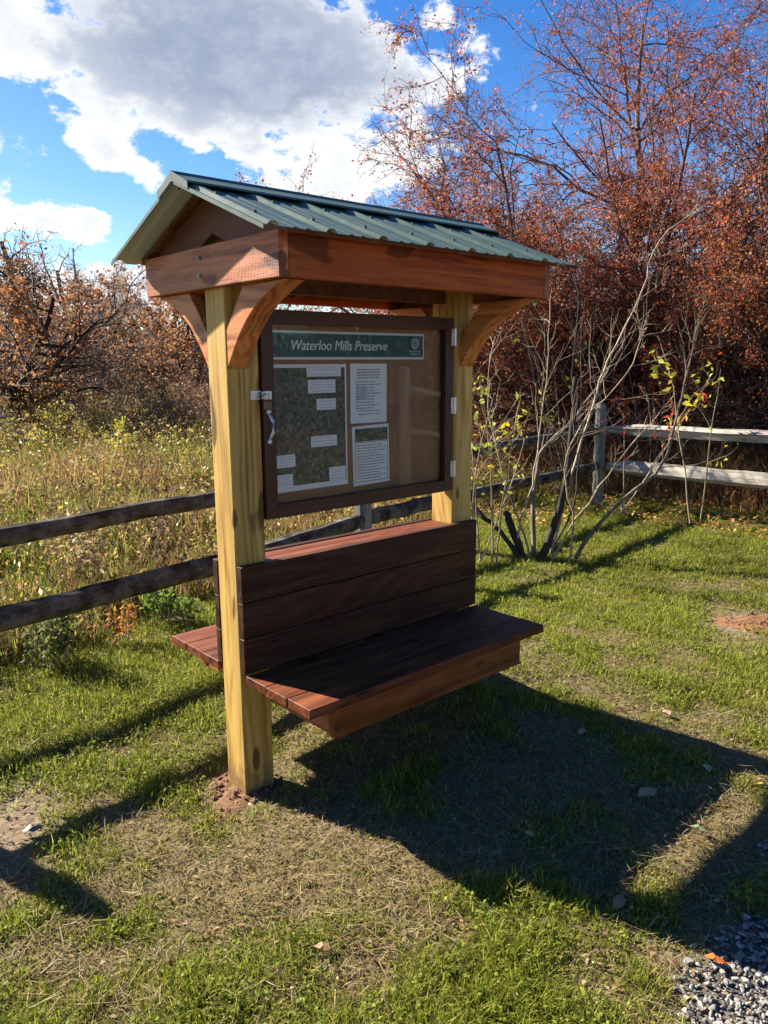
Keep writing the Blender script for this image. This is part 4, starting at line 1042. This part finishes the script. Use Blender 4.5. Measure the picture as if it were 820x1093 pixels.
# field trees at the left
OR = [(.38,.13,.035), (.45,.18,.045), (.28,.11,.045), (.33,.17,.065), (.23,.115,.065)]
TAN = [(.26,.145,.075), (.32,.18,.08), (.20,.115,.07), (.18,.125,.085), (.36,.16,.06)]
FLV = [dict(N=9, wig=.11, up=.01, k=7, tip=.3),
       dict(n=9, ang=(.5, 1.15), len=(.35, .62), rr=.6, tmin=.2, N=8, wig=.17, up=-.01, k=5, tip=.3),
       dict(n=8, ang=(.5, 1.2), len=(.32, .6), rr=.55, tmin=.15, N=6, wig=.2, up=-.02, k=3, tip=.4, rmin=.008),
       dict(n=6, ang=(.4, 1.2), len=(.32, .7), rr=.6, tmin=.1, N=4, wig=.22, up=-.02, k=3, tip=.5, rmin=.006)]
def ftree(name, label, px_, dist, h, seed, cols, cnt, bk, sz=(.05, .10), n=6, low=.6, size_thin=.6, group=None):
    rg = np.random.default_rng(seed); st = [((0, 0, 0), (rg.normal(0, .1), rg.normal(0, .1), 1), h*.80, h*.026)]
    for i in range(n):
        a = i*2*math.pi/n+rg.uniform(-.4, .4); el = rg.uniform(low*.5, low*1.6)
        st.append(((0, 0, h*.10+rg.random()*.3), (math.cos(a)*math.cos(el), math.sin(a)*math.cos(el), math.sin(el)), h*rg.uniform(.55, .85), h*.015))
    return plant(name, label, 'tree', at_bearing(px_, dist), seed, st, FLV, bk, [(cnt, sz, .08, cols, 3, .6)] if cnt else [], group=group, thin=size_thin, twigmat=BARK_TWIG)
GF = 'trees across the meadow'
t1 = ftree('apple_tree', 'dark trunked wide apple tree with brown leaves at the left edge of the meadow', 2, 18.5, 4.7, 301, TAN+OR[:2], 20000, BARK_DARK, group=GF, low=.5, n=7)
t2 = ftree('oak_tree', 'orange leaved tree nearest the kiosk gable across the meadow', 188, 28, 4.9, 302, OR, 34000, BARK_DARK, (.07, .13), group=GF)
t3 = ftree('maple_tree', 'tall rust coloured tree behind the dark trunked apple tree', 40, 25, 6.7, 303, OR+TAN, 28000, BARK_DARK, (.06, .12), group=GF)
t4 = ftree('bare_tree', 'leafless grey tree rising above the orange crowns', 112, 31, 6.9, 304, TAN, 2500, BARK_GREY, (.05, .09), group=GF, n=5, low=.9)
t5 = ftree('oak_tree', 'low brown tree in the gap left of the kiosk', 125, 28, 3.8, 305, TAN, 24000, BARK_DARK, (.06, .11), group=GF, low=.45)
FARL = [(-90, 27, .85, t3, 'rusty tree cut off by the left edge of the view'), (235, 33, 1.0, t5, 'brown tree directly behind the nearer kiosk post'), (75, 35, 1.0, t2, 'amber tree in the far row between rusty and bare trees'),
        (160, 38, 1.15, t5, 'drab far tree behind the orange tree'), (215, 40, .95, t4, 'small bare grey tree far behind the gable end'), (10, 36, .95, t4, 'bare grey tree at the far left above the apple tree')]
for i, (px_, ds, sc, src, lb) in enumerate(FARL):
    copy_thing(src, at_bearing(px_, ds), 1.3+i*1.7, sc, lb)
for i, (bx, by, sc, src, lb) in enumerate(((8., -9., .9, t5, 'brown tree behind the viewer seen mirrored in the notice case'), (12., -12., 1., t3, 'rusty tree behind the viewer mirrored above the weeds in the case'), (16., -10., 1., t2, 'orange tree behind the viewer mirrored at the right of the case'), (6., -13., 1., t5, 'brown tree behind the viewer mirrored at the left of the case'))):
    copy_thing(src, (bx, by, 0), i*1.1, sc, lb)
# the far woods close the view behind all of it
def far_woods():
    rg = np.random.default_rng(77); V = []; F = []; o = 0; LP = []
    for i in range(70):
        b = -520+i*30+rg.uniform(-12, 12); p = at_bearing(np.clip(b, -900, 1800), rg.uniform(41, 54)); h = rg.uniform(4.5, 6.6)*(1 if b < 260 else 1.1)
        st = [(p, (rg.normal(0, .1), rg.normal(0, .1), 1), h*.8, .10)]+[(p, (math.cos(a), math.sin(a), rg.uniform(.6, 1.6)), h*.7, .06) for a in rg.uniform(0, 6.28, 5)]
        lv = grow(500+i, st, [FLV[0], dict(FLV[1], n=7), dict(FLV[2], n=6, rmin=.012)])
        for P, R, k in lv:
            v, f = tubes(P, R, 3); V.append(v); F.append(f+o); o += len(v)
        LP.append(along(rg, lv[2][0], 2600, .22))
    bo = np.concatenate(V); n0 = len(bo); L_ = np.concatenate(LP); n = len(L_); L_[:, 2] = np.abs(L_[:, 2])
    a = (bo, np.concatenate(F), np.tile(np.array([.09,.07,.055]), (n0, 1)))
    b = diamonds(L_, rg.uniform(.10, .22, n), rg.normal(size=(n, 3)), pick(OR+TAN+[(.13,.10,.07)]*3, n, jit=.3), asp=.6)
    Vv, Fs, T = merge([a, b])
    tag(np_mesh('far_woods', Vv, Fs, LEAF, tint=T), 'far brown autumn woodland closing the view beyond the meadow', 'woods', kind='stuff')
far_woods()

# goldenrod and weed clumps that stand out of the meadow
def weed(label, px_, py_, h, seed, cols, cnt, n=7, sz=(.03, .06)):
    rg = np.random.default_rng(seed); p = gnd(px_, py_); p[2] = 0
    st = [((rg.normal(0, .07), rg.normal(0, .07), 0), (rg.normal(0, .16), rg.normal(0, .16), 1), h*rg.uniform(.7, 1.1), .006) for i in range(n)]
    return plant('weed_clump', label, 'weed', p, seed, st, [dict(N=8, wig=.05, up=.02, k=4), dict(n=7, ang=(.4, .9), len=(.12, .28), N=4, wig=.12, up=.05, k=3, tmin=.3, rr=.5, rmin=.0025)],
                 BARK_PALE, [(cnt, sz, .03, cols, 1, .4)], group='weed clumps standing out of the meadow', twigs='stem', crown='foliage')
weed('bright yellow goldenrod standing tallest in the open meadow', 135, 520, 1.05, 401, [(.50,.42,.04), (.34,.36,.05)], 700)
weed('yellow flowering weed close to the nearer kiosk post', 215, 545, .95, 402, [(.46,.36,.05), (.30,.30,.05)], 600)
weed('brown dried seed stalks behind the upper rail', 165, 630, .85, 403, [(.13,.075,.04), (.20,.12,.06)], 350, 6)
weed('small orange brown weed at the foot of the lower rail', 130, 690, .30, 404, [(.45,.20,.04), (.36,.16,.05)], 160, 5, (.03, .05))
weed('green leafy weed at the lawn edge by the back bench', 175, 668, .30, 405, [(.12,.18,.03), (.16,.22,.04)], 400, 9, (.04, .07))
weed('tuft of dark green weeds left under the lower rail', 45, 715, .40, 406, [(.08,.12,.03), (.13,.16,.04), (.22,.20,.08)], 700, 12, (.03, .06))
weed('pale dried stalks beside the orange weed', 95, 640, .75, 407, [(.40,.30,.16), (.30,.21,.10)], 400, 8)

# single fallen leaves
def fallen(label, px_, py_, s, col, rz):
    p = gnd(px_, py_); mb = MB(); out_ = [(0, -.5), (.22, -.36), (.34, -.08), (.30, .15), (.14, .40), (0, .56), (-.14, .40), (-.31, .12), (-.33, -.1), (-.2, -.38)]
    vs = [(0, 0, .012)]+[(a*s, b*s, .004+.22*s*abs(a)+.06*s*math.sin(9*b)) for a, b in out_]
    mb.poly(vs, [(0, i+1, (i+1) % 10+1) for i in range(10)]); mb.tube([(0, -.48*s, .006), (.03*s, -.8*s, .012)], .0012, 4)
    me_v = len(mb.v)
    o = mb.build('fallen_leaf', plain('fallen_leaf_tissue', tuple(.62*c_ for c_ in col), .6, noise=.25, nscale=60), None)
    o.location = (p[0], p[1], float(hgt(np.array(p[0]), np.array(p[1])))+.022); o.rotation_euler = (.15*math.sin(rz*3), .2*math.cos(rz*2), rz)
    tag(o, label, 'leaf', 'fallen leaves on the lawn'); return o
fallen('bright orange fallen leaf at the gravel edge', 762, 1036, .055, (.70,.17,.02), .4)
fallen('tan and green curled leaf in the middle of the kiosk shadow', 690, 862, .085, (.40,.28,.12), 1.2)
fallen('pale green leaf in the shadow towards the right', 754, 837, .060, (.38,.40,.17), 2.2)
fallen('small yellow leaf in the sunlit strip between two shadows', 731, 953, .040, (.60,.45,.05), .9)
fallen('olive yellow leaf in the shadow below the bench front', 565, 905, .045, (.36,.30,.08), 2.9)
fallen('dull green leaf near the right end of the shadow edge', 745, 898, .06, (.20,.24,.09), .2)
fallen('narrow brown leaf in the lower part of the shadow', 660, 975, .06, (.33,.19,.08), 1.8)
fallen('upright tan leaf on the sunlit rim of the kiosk shadow', 711, 780, .06, (.48,.33,.16), 2.5)
fallen('golden leaf at the right frame edge beside the shadow', 814, 852, .05, (.55,.42,.10), .3)
fallen('grey brown leaf on the bare ground at the left', 36, 893, .07, (.20,.15,.10), 1.1)
fallen('dry leaf on the grass near the bottom of the view', 345, 1024, .05, (.36,.22,.10), .7)
fallen('straw coloured leaf at the foot of the bench shadow', 620, 800, .05, (.42,.30,.13), 1.9)
# dry sticks
def stick(label, a, b, r):
    A = gnd(*a); B = gnd(*b); mb = MB(); m = (A+B)/2+np.array([.01, .012, .004])
    mb.tube([A-A+(0, 0, .02), m-A+(0, 0, .026), B-A+(0, 0, .018)], [r, r*.8, r*.5], 6); o = mb.build('stick', BARK_PALE, None, loc=A)
    tag(o, label, 'stick', 'sticks lying on the lawn')
stick('short pale stick lying on the grass at the lower left', (44, 1046), (76, 1031), .0035)
stick('dry straw stem in the grass under the kiosk shadow rim', (545, 985), (588, 1024), .002)
stick('small twig lying in the shadow near the gravel', (690, 998), (716, 985), .0035)

# ------------------------------------------------------------------ view
SC.view_settings.view_transform = 'Standard'; SC.view_settings.look = 'None'; SC.view_settings.exposure = 1.8; SC.view_settings.gamma = 1.
SC.cycles.max_bounces = 6; SC.cycles.transparent_max_bounces = 8; SC.cycles.use_denoising = True
